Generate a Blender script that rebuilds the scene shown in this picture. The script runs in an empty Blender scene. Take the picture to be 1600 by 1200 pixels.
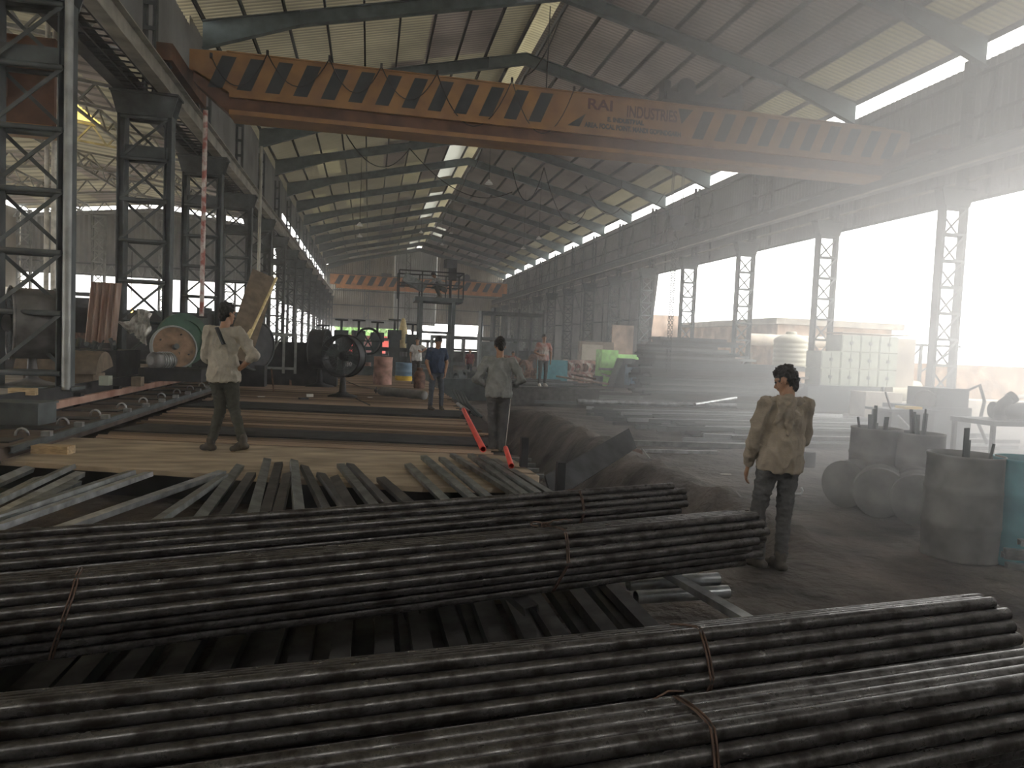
import bpy, bmesh, math, random
from mathutils import Vector as V, Matrix, noise
random.seed(7)
R = random.Random(11)
COL = bpy.context.scene.collection
PI = math.pi

# ---------------------------------------------------------------- camera
F = 1109.0; A = math.radians(11.5); PITCH = math.radians(3.0); ROLL = math.radians(2.4)
CAMZ = 1.85
cam_rot = (Matrix.Rotation(-A, 3, 'Z') @ Matrix.Rotation(PI/2 - PITCH, 3, 'X') @ Matrix.Rotation(ROLL, 3, 'Z'))
cd = bpy.data.cameras.new('camera'); cam = bpy.data.objects.new('camera', cd); COL.objects.link(cam)
cam.location = (0, 0, CAMZ); cam.rotation_euler = cam_rot.to_euler()
cd.sensor_fit = 'HORIZONTAL'; cd.sensor_width = 36.0; cd.lens = 36.0*F/1600; cd.clip_start = .05; cd.clip_end = 500
bpy.context.scene.camera = cam

def ray(px, py):
    return cam_rot @ V(((px-800)/F, -(py-600)/F, -1.0))
def at(px, py, z=None, d=None, x=None, y=None):
    """point of the place seen at a pixel: on a height z, at camera depth d, or on the plane X=x or Y=y"""
    r = ray(px, py); o = V((0, 0, CAMZ))
    if z is not None: k = (z-CAMZ)/r.z
    elif d is not None: k = d
    elif x is not None: k = x/r.x
    else: k = y/r.y
    return o + r*k

# ---------------------------------------------------------------- materials
def mat(name, col, rough=.7, metal=0., var=.25, scale=6., bump=.0, col2=None, stretch=None, trans=0., spec=.3, contrast=1.0, bscale=None, bdist=.03, objvar=0., valley_shade=0.):
    m = bpy.data.materials.new(name); m.use_nodes = True
    nt = m.node_tree; N = nt.nodes; L = nt.links
    b = N['Principled BSDF']; out = N['Material Output']
    b.inputs['Roughness'].default_value = rough; b.inputs['Metallic'].default_value = metal
    b.inputs['Specular IOR Level'].default_value = spec
    tc = N.new('ShaderNodeTexCoord'); mp = N.new('ShaderNodeMapping')
    if stretch: mp.inputs['Scale'].default_value = stretch
    L.new(tc.outputs['Object'], mp.inputs['Vector'])
    nz = N.new('ShaderNodeTexNoise'); nz.inputs['Scale'].default_value = scale; nz.inputs['Detail'].default_value = 5
    L.new(mp.outputs[0], nz.inputs['Vector'])
    cr = N.new('ShaderNodeValToRGB')
    c2 = col2 if col2 else tuple(c*(1-var*1.6) for c in col)
    c1 = col if col2 else tuple(min(1, c*(1+var)) for c in col)
    cr.color_ramp.elements[0].position = .5-.2/contrast; cr.color_ramp.elements[1].position = .5+.2/contrast
    cr.color_ramp.elements[0].color = (*c2, 1); cr.color_ramp.elements[1].color = (*c1, 1)
    L.new(nz.outputs['Fac'], cr.inputs['Fac']); L.new(cr.outputs['Color'], b.inputs['Base Color'])
    if valley_shade:    # corrugation shading painted into the colour, dark stripes along the valleys
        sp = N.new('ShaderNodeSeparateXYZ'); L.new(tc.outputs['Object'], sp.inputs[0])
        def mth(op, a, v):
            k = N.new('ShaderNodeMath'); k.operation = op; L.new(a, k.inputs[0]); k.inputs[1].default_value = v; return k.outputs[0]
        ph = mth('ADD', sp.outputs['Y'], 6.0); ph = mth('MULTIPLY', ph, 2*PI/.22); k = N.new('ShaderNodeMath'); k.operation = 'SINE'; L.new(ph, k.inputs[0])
        mr = N.new('ShaderNodeMapRange'); mr.inputs['From Min'].default_value = -1; mr.inputs['From Max'].default_value = .2; mr.inputs['To Min'].default_value = 1-valley_shade; mr.inputs['To Max'].default_value = 1
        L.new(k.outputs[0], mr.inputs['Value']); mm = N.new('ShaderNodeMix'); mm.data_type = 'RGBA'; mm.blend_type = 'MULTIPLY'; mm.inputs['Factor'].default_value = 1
        L.new(cr.outputs['Color'], mm.inputs['A']); L.new(mr.outputs[0], mm.inputs['B']); L.new(mm.outputs['Result'], b.inputs['Base Color']); shaded_out = mm.outputs['Result']
    if objvar:   # every single bar a little darker or lighter
        oi = N.new('ShaderNodeObjectInfo'); mr = N.new('ShaderNodeMapRange'); mr.inputs['To Min'].default_value = 1-objvar; mr.inputs['To Max'].default_value = 1+objvar*.5
        L.new(oi.outputs['Random'], mr.inputs['Value']); mm = N.new('ShaderNodeMix'); mm.data_type = 'RGBA'; mm.blend_type = 'MULTIPLY'; mm.inputs['Factor'].default_value = 1
        L.new(cr.outputs['Color'], mm.inputs['A']); L.new(mr.outputs[0], mm.inputs['B']); L.new(mm.outputs['Result'], b.inputs['Base Color'])
    if bump:
        n2 = N.new('ShaderNodeTexNoise'); n2.inputs['Scale'].default_value = bscale or scale*3; n2.inputs['Detail'].default_value = 4
        L.new(mp.outputs[0], n2.inputs['Vector'])
        bp = N.new('ShaderNodeBump'); bp.inputs['Strength'].default_value = bump; bp.inputs['Distance'].default_value = bdist
        L.new(n2.outputs['Fac'], bp.inputs['Height']); L.new(bp.outputs['Normal'], b.inputs['Normal'])
    if trans:
        t = N.new('ShaderNodeBsdfTranslucent'); mx = N.new('ShaderNodeMixShader'); mx.inputs[0].default_value = trans
        L.new(shaded_out if valley_shade else cr.outputs['Color'], t.inputs['Color']); L.new(b.outputs[0], mx.inputs[1]); L.new(t.outputs[0], mx.inputs[2])
        L.new(mx.outputs[0], out.inputs['Surface'])
    return m

M = dict(
 steel=mat('painted_steel', (.085,.098,.10), .6, .2, .3, 3),
 steel_blue=mat('blue_grey_steel', (.13,.165,.17), .55, .2, .25, 2),
 steel_light=mat('light_steel', (.30,.31,.30), .5, .3, .25, 3),
 steel_dark=mat('dark_steel', (.035,.037,.04), .6, .3, .4, 4),
 galv=mat('zinc_steel', (.45,.47,.48), .32, .8, .3, 8, stretch=(1,1,1)),
 channel=mat('mill_scale_channel', (.17,.18,.175), .42, .6, .35, 9),
 channel_dark=mat('dark_channel', (.07,.068,.066), .5, .5, .4, 7),
 roof_tan=mat('aged_roof_sheet', (.30,.27,.185), .6, 0, .18, .5, trans=.11, valley_shade=.6),
 roof_frp=mat('yellowed_skylight_sheet', (.38,.345,.21), .5, 0, .15, .6, trans=.14, valley_shade=.55),
 roof_brown=mat('stained_roof_sheet', (.22,.185,.16), .6, 0, .3, .5, trans=.08, valley_shade=.6),
 gold=mat('golden_skylight_sheet', (.85,.58,.14), .5, 0, .1, .6, trans=.6),
 roof_clear=mat('clear_skylight_sheet', (.55,.56,.50), .4, 0, .06, .5, trans=.26),
 clad=mat('grey_cladding_sheet', (.25,.255,.25), .65, .1, .2, .6),
 clad_tan=mat('tan_cladding_sheet', (.34,.31,.25), .65, .0, .2, .6),
 clad_white=mat('pale_cladding_sheet', (.42,.44,.44), .6, .0, .15, .5),
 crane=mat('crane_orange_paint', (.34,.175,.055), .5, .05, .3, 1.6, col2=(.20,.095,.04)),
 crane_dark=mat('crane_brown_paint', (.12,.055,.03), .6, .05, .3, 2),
 crane_far=mat('faded_orange_paint', (.62,.26,.08), .6, .0, .2, 1.6),
 black=mat('black_paint', (.03,.036,.04), .6, .05, .2, 3),
 redtext=mat('dark_red_paint', (.07,.008,.010), .6, 0, .2, 6),
 bluetext=mat('dark_blue_paint', (.02,.03,.045), .6, 0, .2, 6),
 rail=mat('runway_flange', (.36,.35,.30), .5, .3, .25, 2),
 orange_rail=mat('rusty_orange_rail', (.50,.33,.26), .7, .1, .5, 2.2, col2=(.24,.11,.08), stretch=(1,1,1)),
 rustcorr=mat('weathered_corrugated', (.42,.33,.28), .7, .1, .3, 4, col2=(.22,.12,.09), stretch=(3,3,.4)),
 rust=mat('rust', (.16,.09,.065), .85, .1, .5, 7),
 rust_pink=mat('pink_rusty_drum', (.36,.21,.17), .8, .05, .4, 4),
 soil=mat('oily_soil', (.10,.085,.075), .85, 0, .5, 1.3, bump=1.0, stretch=(1,1,1), bscale=6, bdist=.10),
 deck=mat('brown_deck', (.10,.075,.06), .8, .1, .4, 3, bump=.2),
 strip=mat('worn_steel_strip', (.36,.29,.21), .62, .15, .3, 2.5, bump=.15, stretch=(.6,2,1)),
 conc=mat('dusty_concrete', (.30,.27,.23), .85, 0, .3, 2, bump=.2),
 beddark=mat('black_bed_floor', (.022,.018,.016), .85, 0, .3, 3),
 rod=mat('brown_hot_rolled_bar', (.34,.25,.185), .5, .25, .35, 2, stretch=(.4,3,3), objvar=.65),
 wood=mat('raw_timber', (.45,.33,.19), .75, 0, .25, 8, stretch=(1,6,6)),
 plank=mat('brown_board', (.16,.125,.09), .8, 0, .25, 6),
 bamboo=mat('yellow_bamboo', (.62,.50,.26), .5, 0, .2, 9),
 red=mat('red_paint', (.75,.07,.05), .4, 0, .12, 6),
 redwhite=mat('red_white_flaked_pipe', (.55,.50,.46), .6, 0, .3, 5, col2=(.30,.09,.07), contrast=2.5),
 green=mat('dark_green_paint', (.035,.085,.055), .5, .1, .3, 3),
 lime=mat('lime_green_paint', (.32,.60,.20), .5, 0, .2, 4),
 teal=mat('teal_paint', (.06,.22,.26), .5, 0, .2, 4),
 blue=mat('blue_paint', (.16,.26,.36), .5, 0, .2, 4),
 yellow=mat('yellow_paint', (.75,.50,.06), .5, 0, .15, 4),
 brownplate=mat('brown_plate', (.22,.14,.085), .6, .1, .4, 4),
 drum=mat('grimy_grey_drum', (.17,.165,.16), .6, .2, .35, 3),
 tarp=mat('silver_plastic_sheet', (.66,.64,.58), .25, .2, .3, 7, bump=.8),
 panelbox=mat('grey_green_cabinet', (.38,.41,.34), .5, 0, .12, 3),
 plaster=mat('weathered_plaster', (.48,.42,.35), .9, 0, .25, 1.2),
 plasterpink=mat('pinkish_plaster', (.50,.38,.30), .9, 0, .3, 1.4),
 tank=mat('cream_tank_plastic', (.62,.58,.46), .5, 0, .08, 2),
 wire=mat('rusty_wire', (.11,.068,.05), .6, .3, .4, 12),
 rubber=mat('black_rubber', (.02,.02,.022), .6, 0, .2, 6),
 lampw=mat('white_enamel', (.8,.8,.78), .4, 0, .05, 6),
 skin=mat('skin_brown', (.30,.165,.10), .55, 0, .12, 14),
 hair=mat('black_hair', (.014,.012,.011), .5, 0, .3, 40, bump=.6),
 boot=mat('dusty_boot', (.07,.062,.052), .7, 0, .4, 14),
 paper=mat('pale_scrap', (.62,.60,.54), .8, 0, .2, 9),
)
# pipes: dark rolled steel with short bright chatter marks along them
def pipe_mat():
    m = bpy.data.materials.new('rolled_pipe_steel'); m.use_nodes = True
    nt = m.node_tree; N = nt.nodes; L = nt.links; b = N['Principled BSDF']
    b.inputs['Metallic'].default_value = .55; b.inputs['Specular IOR Level'].default_value = .4
    tc = N.new('ShaderNodeTexCoord'); mp = N.new('ShaderNodeMapping'); mp.inputs['Scale'].default_value = (30, 9, 9)
    L.new(tc.outputs['Object'], mp.inputs[0])
    oi = N.new('ShaderNodeObjectInfo'); ad = N.new('ShaderNodeVectorMath'); ad.operation = 'ADD'
    ml = N.new('ShaderNodeMath'); ml.operation = 'MULTIPLY'; ml.inputs[1].default_value = 50
    L.new(oi.outputs['Random'], ml.inputs[0]); L.new(mp.outputs[0], ad.inputs[0]); L.new(ml.outputs[0], ad.inputs[1])
    nz = N.new('ShaderNodeTexNoise'); nz.inputs['Scale'].default_value = 1.6; nz.inputs['Detail'].default_value = 6; nz.inputs['Roughness'].default_value = .7
    L.new(ad.outputs[0], nz.inputs['Vector'])
    cr = N.new('ShaderNodeValToRGB'); e = cr.color_ramp.elements
    e[0].position = .40; e[0].color = (.022,.018,.016,1); e[1].position = .72; e[1].color = (.15,.145,.14,1)
    L.new(nz.outputs['Fac'], cr.inputs['Fac']); L.new(cr.outputs[0], b.inputs['Base Color'])
    mr = N.new('ShaderNodeMapRange'); mr.inputs['From Min'].default_value = .38; mr.inputs['From Max'].default_value = .66
    mr.inputs['To Min'].default_value = .44; mr.inputs['To Max'].default_value = .22
    L.new(nz.outputs['Fac'], mr.inputs['Value']); L.new(mr.outputs[0], b.inputs['Roughness'])
    return m
M['pipe'] = pipe_mat()

# ---------------------------------------------------------------- mesh builder
class MB:
    def __init__(s): s.v = []; s.f = []; s.m = []; s.sm = []; s.cur = 0
    def _add(s, vs, fs, smooth=False, mi=None):
        o = len(s.v); s.v += [tuple(v) for v in vs]
        for f in fs: s.f.append([i+o for i in f]); s.m.append(s.cur if mi is None else mi); s.sm.append(smooth)
    def box(s, c, size, rz=0., rot=None, mi=None):
        hx, hy, hz = size[0]/2, size[1]/2, size[2]/2
        r = rot if rot is not None else Matrix.Rotation(rz, 3, 'Z')
        c = V(c)
        vs = [c + r @ V((x*hx, y*hy, z*hz)) for z in (-1, 1) for y in (-1, 1) for x in (-1, 1)]
        s._add(vs, [(0,2,3,1),(4,5,7,6),(0,1,5,4),(2,6,7,3),(0,4,6,2),(1,3,7,5)], False, mi); return s
    def lohi(s, x0, x1, y0, y1, z0, z1, mi=None):
        return s.box(((x0+x1)/2, (y0+y1)/2, (z0+z1)/2), (abs(x1-x0), abs(y1-y0), abs(z1-z0)), mi=mi)
    @staticmethod
    def frame(p, q, up=None):
        p, q = V(p), V(q); t = (q-p).normalized()
        u = V(up) if up is not None else V((0, 0, 1))
        if abs(t.dot(u)) > .98: u = V((0, 1, 0))
        sd = t.cross(u).normalized(); u2 = sd.cross(t).normalized()
        return p, q, t, sd, u2
    def prism(s, p, q, prof, up=None, closed=True, caps=True, smooth=False, mi=None):
        """sweep a 2-D profile (side, up) from p to q"""
        p, q, t, sd, u = s.frame(p, q, up); n = len(prof)
        vs = [p + sd*a + u*b for a, b in prof] + [q + sd*a + u*b for a, b in prof]
        fs = [(i, (i+1) % n, (i+1) % n + n, i+n) for i in range(n if closed else n-1)]
        s._add(vs, fs, smooth, mi)
        if caps and closed: s._add(vs[:n], [tuple(range(n))[::-1]], False, mi); s._add(vs[n:], [tuple(range(n))], False, mi)
        return s
    def bar(s, p, q, w, h=None, up=None, mi=None):
        h = h or w
        return s.prism(p, q, [(-w/2,-h/2),(w/2,-h/2),(w/2,h/2),(-w/2,h/2)], up, mi=mi)
    def ibeam(s, p, q, w, h, t=.02, up=None, mi=None):
        a = w/2; b = h/2; k = t/2
        return s.prism(p, q, [(-a,-b),(a,-b),(a,-b+t),(k,-b+t),(k,b-t),(a,b-t),(a,b),(-a,b),(-a,b-t),(-k,b-t),(-k,-b+t),(-a,-b+t)], up, mi=mi)
    def chan(s, p, q, w, h, t=.008, up=None, mi=None):   # open side down
        a = w/2
        return s.prism(p, q, [(-a,0),(-a,h),(a,h),(a,0),(a-t,0),(a-t,h-t),(-a+t,h-t),(-a+t,0)], up, mi=mi)
    def tube(s, p, q, r, n=10, r2=None, caps=True, mi=None):
        p, q, t, sd, u = s.frame(p, q); r2 = r if r2 is None else r2
        vs = [p + (sd*math.cos(2*PI*i/n)+u*math.sin(2*PI*i/n))*r for i in range(n)] + [q + (sd*math.cos(2*PI*i/n)+u*math.sin(2*PI*i/n))*r2 for i in range(n)]
        s._add(vs, [(i, (i+1) % n, (i+1) % n+n, i+n) for i in range(n)], True, mi)
        if caps: s._add(vs[:n], [tuple(range(n))[::-1]], False, mi); s._add(vs[n:], [tuple(range(n))], False, mi)
        return s
    def hollow(s, p, q, r, ri, n=12):
        s.tube(p, q, r, n, caps=False); s.tube(q, p, ri, n, caps=False)
        for e, o in ((V(p), 1), (V(q), -1)):
            P, Q, t, sd, u = s.frame(p, q)
            a = [e + (sd*math.cos(2*PI*i/n)+u*math.sin(2*PI*i/n))*r for i in range(n)]
            b = [e + (sd*math.cos(2*PI*i/n)+u*math.sin(2*PI*i/n))*ri for i in range(n)]
            s._add(a+b, [(i, (i+1) % n, (i+1) % n+n, i+n) for i in range(n)], False)
        return s
    def path(s, pts, r, n=6, mi=None, closed=False):
        pts = [V(p) for p in pts]; rings = []; k = len(pts)
        prev = None
        for i, p in enumerate(pts):
            a = pts[i-1] if (i or closed) else p; b = pts[(i+1) % k] if (i < k-1 or closed) else p
            t = (b-a); t = t.normalized() if t.length > 1e-9 else V((0,0,1))
            u = prev if prev is not None else (V((0,0,1)) if abs(t.z) < .9 else V((1,0,0)))
            sd = t.cross(u).normalized(); u = sd.cross(t).normalized(); prev = u
            rings.append([p + (sd*math.cos(2*PI*j/n)+u*math.sin(2*PI*j/n))*r for j in range(n)])
        vs = [v for rg in rings for v in rg]; fs = []
        for i in range(k if closed else k-1):
            for j in range(n):
                a = i*n; b = ((i+1) % k)*n
                fs.append((a+j, a+(j+1) % n, b+(j+1) % n, b+j))
        if not closed: fs += [tuple(range(n))[::-1], tuple(range((k-1)*n, k*n))]
        s._add(vs, fs, True, mi); return s
    def lathe(s, c, prof, n=24, axis=(0,0,1), mi=None, smooth=True, capends=True):
        """prof: (radius, height) along axis from point c"""
        c = V(c); P, Q, t, sd, u = s.frame(c, c+V(axis))
        vs = []
        for r, h in prof: vs += [c + t*h + (sd*math.cos(2*PI*i/n)+u*math.sin(2*PI*i/n))*r for i in range(n)]
        fs = []
        for k in range(len(prof)-1):
            for i in range(n): fs.append((k*n+i, k*n+(i+1) % n, (k+1)*n+(i+1) % n, (k+1)*n+i))
        s._add(vs, fs, smooth, mi)
        if capends:
            s._add(vs[:n], [tuple(range(n))[::-1]], False, mi); s._add(vs[-n:], [tuple(range(n))], False, mi)
        return s
    def torus(s, c, Rr, r, axis=(0,0,1), n=32, k=8, mi=None):
        c = V(c); P, Q, t, sd, u = s.frame(c, c+V(axis))
        return s.path([c + (sd*math.cos(2*PI*i/n)+u*math.sin(2*PI*i/n))*Rr for i in range(n)], r, k, mi, closed=True)
    def quad(s, a, b, c, d, mi=None): s._add([a,b,c,d], [(0,1,2,3)], False, mi); return s
    def corr(s, o, u, v, W, L, pitch, amp, nrm, segs=1, matf=None, per=4, th=0):
        """corrugated sheet: waves across u (length W), ribs run along v (length L)"""
        o, u, v, nrm = V(o), V(u).normalized(), V(v).normalized(), V(nrm).normalized()
        nu = max(2, int(W/pitch*per)); vs = []; fs = []; ms = []
        for i in range(nu+1):
            a = W*i/nu; h = amp*[0, 1, 0, -1][i % 4] if per == 4 else amp*(i % 2)
            for j in range(segs+1): vs.append(o + u*a + v*(L*j/segs) + nrm*h)
        b = len(s.v); s.v += [tuple(x) for x in vs]
        for i in range(nu):
            for j in range(segs):
                s.f.append([b+i*(segs+1)+j, b+(i+1)*(segs+1)+j, b+(i+1)*(segs+1)+j+1, b+i*(segs+1)+j+1])
                s.m.append(matf(W*(i+.5)/nu, (j+.5)/segs) if matf else s.cur); s.sm.append(False)
        return s
    def grid(s, xs, ys, zf, matf=None, smooth=True):
        b = len(s.v); n = len(ys)
        for x in xs:
            for y in ys: s.v.append((x, y, zf(x, y)))
        for i in range(len(xs)-1):
            for j in range(n-1):
                s.f.append([b+i*n+j, b+(i+1)*n+j, b+(i+1)*n+j+1, b+i*n+j+1])
                s.m.append(matf((xs[i]+xs[i+1])/2, (ys[j]+ys[j+1])/2) if matf else s.cur); s.sm.append(smooth)
        return s
    def mesh(s, name, mats):
        me = bpy.data.meshes.new(name); me.from_pydata(s.v, [], s.f)
        for m in (mats if isinstance(mats, (list, tuple)) else [mats]): me.materials.append(M[m] if isinstance(m, str) else m)
        me.polygons.foreach_set('material_index', s.m); me.polygons.foreach_set('use_smooth', s.sm); me.update()
        return me
    def build(s, name, mats, parent=None, loc=None):
        o = bpy.data.objects.new(name, s.mesh(name, mats)); COL.objects.link(o)
        if parent is not None:
            o.parent = parent
            o.matrix_parent_inverse = Matrix.Identity(4)
        if loc is not None: o.location = loc
        return o

def tag(o, label=None, cat=None, group=None, kind=None):
    if label: o['label'] = label
    if cat: o['category'] = cat
    if group: o['group'] = group
    if kind: o['kind'] = kind
    return o
def empty(name, label, cat, loc=(0,0,0), rz=0., group=None):
    o = bpy.data.objects.new(name, None); COL.objects.link(o); o.location = loc; o.rotation_euler = (0,0,rz)
    o.empty_display_size = .1
    return tag(o, label, cat, group)
def thing(name, mb, mats, label, cat, group=None, loc=None, rz=0., recenter=True):
    """a one-mesh thing; its origin is moved to the base of its shape"""
    if recenter and loc is None:
        n = len(mb.v); c = V((sum(v[0] for v in mb.v)/n, sum(v[1] for v in mb.v)/n, min(v[2] for v in mb.v)))
        mb.v = [(v[0]-c.x, v[1]-c.y, v[2]-c.z) for v in mb.v]; loc = c
    o = mb.build(name, mats); 
    if loc is not None: o.location = loc
    o.rotation_euler = (0,0,rz)
    return tag(o, label, cat, group)
def struct(name, mb, mats, label=None, parent=None):
    o = mb.build(name, mats, parent)
    if parent is None: o['kind'] = 'structure'
    if label: o['label'] = label
    return o
def dup(root, loc=None, rot=None, label=None, group=None, scale=None):
    r = root.copy(); COL.objects.link(r)
    if loc is not None: r.location = loc
    if rot is not None: r.rotation_euler = rot
    if scale is not None: r.scale = scale
    if label: r['label'] = label
    if group: r['group'] = group
    for ch in list(root.children):
        c = ch.copy(); COL.objects.link(c); c.parent = r
        for g in list(ch.children):
            d = g.copy(); COL.objects.link(d); d.parent = c
    return r
ORD = ['nearest','second','third','fourth','fifth','sixth','seventh','eighth','ninth','tenth','eleventh','twelfth','thirteenth','fourteenth','fifteenth','sixteenth','seventeenth','eighteenth','nineteenth','twentieth','twenty-first','twenty-second','twenty-third','twenty-fourth','twenty-fifth']
WS=2.0; HG=0.6; HLOC=0.11; HGEN=0.0035; EXPO=1.55
def part(root, name, mb, mats, parent=None, label=None):
    """a part built in world coordinates, re-based on its thing's origin"""
    l = root.location
    mb.v = [(v[0]-l.x, v[1]-l.y, v[2]-l.z) for v in mb.v]
    o = mb.build(name, mats, parent or root)
    if label: o['label'] = label
    return o

# ================================================================= THE HALL
XL, XR, XW = -5.45, 17.1, 18.4          # column rows, right wall
RX = 6.3; RZ = 14.25; EZ = 11.45        # ridge, underside of rafters at ridge / eave
Y0, Y1 = -6.0, 100.0
FR = [1+6*k for k in range(17)]         # frames 1,7,13,...97
SL = (RZ-EZ)/(XW-RX)
def roofz(x): return RZ + .55 - abs(x-RX)*SL

# floor: one ground with the trench beside the bar bed
def sstep(a, b, x):
    t = max(0, min(1, (x-a)/(b-a))); return t*t*(3-2*t)
def zground(x, y):
    xl = 2.35; xr = 4.15 + .03*(y-7)
    w = sstep(xl, xl+.25, x)*(1-sstep(xr-.95, xr+.05, x))*sstep(5.6, 6.6, y)*(1-sstep(19, 20.5, y))
    n = noise.noise(V((x*1.7, y*1.7, 0)))*.5 + noise.noise(V((x*5, y*5, 3)))*.3
    z = -.95*w*(1+.45*n) + n*.035 + w*noise.noise(V((x*9, y*6, 7)))*.10
    rim = math.exp(-((x-xr-.2)/.28)**2)*sstep(5.5, 7, y)*(1-sstep(18, 21, y))
    z += rim*(.14+.28*n)
    if x > 22: z += -.05
    return z
def lin(a, b, s):
    n = max(1, int(round((b-a)/s))); return [a+(b-a)*i/n for i in range(n)]
g = MB()
xs = lin(-45, -6, 6)+lin(-6, 2, 1)+lin(2, 6, .12)+lin(6, 12, .35)+lin(12, 24, 1)+lin(24, 90, 6)+[90]
ys = lin(-12, 2, 2)+lin(2, 24, .16)+lin(24, 40, 1)+lin(40, 160, 8)+[160]
g.grid(xs, ys, zground, lambda x, y: 1 if x > 22 or y > 103 or x < -24 else 0)
struct('floor', g, ['soil', 'conc'], 'oily dark earth floor of the shed')

# raised floor of the side bay
p = MB(); p.lohi(-30, -4.95, -4, 52, -.02, .85)
struct('floor.001', p, 'conc', 'raised concrete floor under the left columns')

# --- roof
def roof(side):
    g = MB()
    n = V((side*SL, 0, 1)).normalized()
    for (a, b, mi) in ((0.35, .1, 0), ):
        pass
    rr = random.Random(3+side)
    tab = {}
    def mf(a, f):
        y = Y0 + a; bay = int((y+5)//6.0); k = int(f*9)
        key = (bay, k)
        if key not in tab:
            x = rr.random()
            if side > 0:
                tab[key] = (1 if (k in (7, 8) and x < .8) else (3 if k == 0 and x < .15 else (2 if k < 7 or x < .5 else 0)))
            else:
                tab[key] = (3 if k == 0 and x < .3 else (1 if x < .12 else (2 if (k in (1, 2, 3) and x > .75) else 0)))
        return tab[key]
    x0 = RX + side*.32; xe = XW+.25 if side > 0 else XL-.75
    L = abs(xe-x0)/math.cos(math.atan(SL))
    z0 = RZ+.62-.32*SL
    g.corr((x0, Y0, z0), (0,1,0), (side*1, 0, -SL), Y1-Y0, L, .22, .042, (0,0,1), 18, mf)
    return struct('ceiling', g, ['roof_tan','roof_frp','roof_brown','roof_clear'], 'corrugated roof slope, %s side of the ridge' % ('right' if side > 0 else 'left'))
cr_, cl_ = roof(1), roof(-1)
# purlins under each slope
for side, c in ((1, cr_), (-1, cl_)):
    xe = XW if side > 0 else XL-.1
    for k in range(10):
        x = RX + side*.5 + (xe-RX-side*.5)*k/9.0
        m = MB(); m.chan((x, Y0, roofz(x)-.17), (x, Y1, roofz(x)-.17), .07, .18, .02)
        struct('purlin', m, 'steel_dark', parent=c)
m = MB()
for s in (-1, 1): m.quad((RX, Y0, RZ+1.02), (RX, Y1, RZ+1.02), (RX+s*.8, Y1, RZ+.84), (RX+s*.8, Y0, RZ+.84))
m.mi = 0
struct('trim_1', m, 'roof_frp', 'pale ridge ventilator cap')

# --- rafters: bent I-sections, one thing per frame
def rafter_mesh():
    obs = []
    for side in (-1, 1):
        m = MB(); xe = XW-.15 if side > 0 else XL-.1
        pts = [(RX, .46), (RX+side*1.6, .46), (xe-side*3.0, .44), (xe, .85)]
        for (xa, ha), (xb, hb) in zip(pts[:-1], pts[1:]):
            for x1, x2, w, zt, hh in ((xa, xb, .22, 0, 0),):
                ta, tb = roofz(xa)-.17, roofz(xb)-.17
                if xa == RX: ta = roofz(RX)-.17
                # web
                m._add([(xa,-.01,ta),(xb,-.01,tb),(xb,-.01,tb-hb),(xa,-.01,ta-ha),(xa,.01,ta),(xb,.01,tb),(xb,.01,tb-hb),(xa,.01,ta-ha)],
                       [(0,1,2,3),(7,6,5,4)])
                for (za, zb) in ((ta, tb), (ta-ha, tb-hb)):
                    m._add([(xa,-.12,za),(xb,-.12,zb),(xb,.12,zb),(xa,.12,za),(xa,-.12,za-.025),(xb,-.12,zb-.025),(xb,.12,zb-.025),(xa,.12,za-.025)],
                           [(0,1,2,3),(7,6,5,4),(0,4,5,1),(2,6,7,3),(0,3,7,4),(1,5,6,2)])
        for x in (pts[1][0], pts[2][0]):
            m.lohi(x-.02, x+.02, -.11, .11, roofz(x)-.65, roofz(x)-.17)
        obs.append(m)
    return obs
ra, rb = rafter_mesh()
rme = (ra.mesh('rafter_left', 'steel_blue'), rb.mesh('rafter_right', 'steel_blue'))
RDESC = lambda i: ORD[i] + ' roof frame from the camera, '
for i, y in enumerate(FR):
    t = empty('roof_frame', 'blue-grey steel roof frame spanning the hall, the %s of them in depth' % ORD[i], 'roof frame', (0, y, 0), group='roof frames of the hall')
    for me in rme:
        o = bpy.data.objects.new('rafter', me); COL.objects.link(o); o.parent = t

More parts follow.
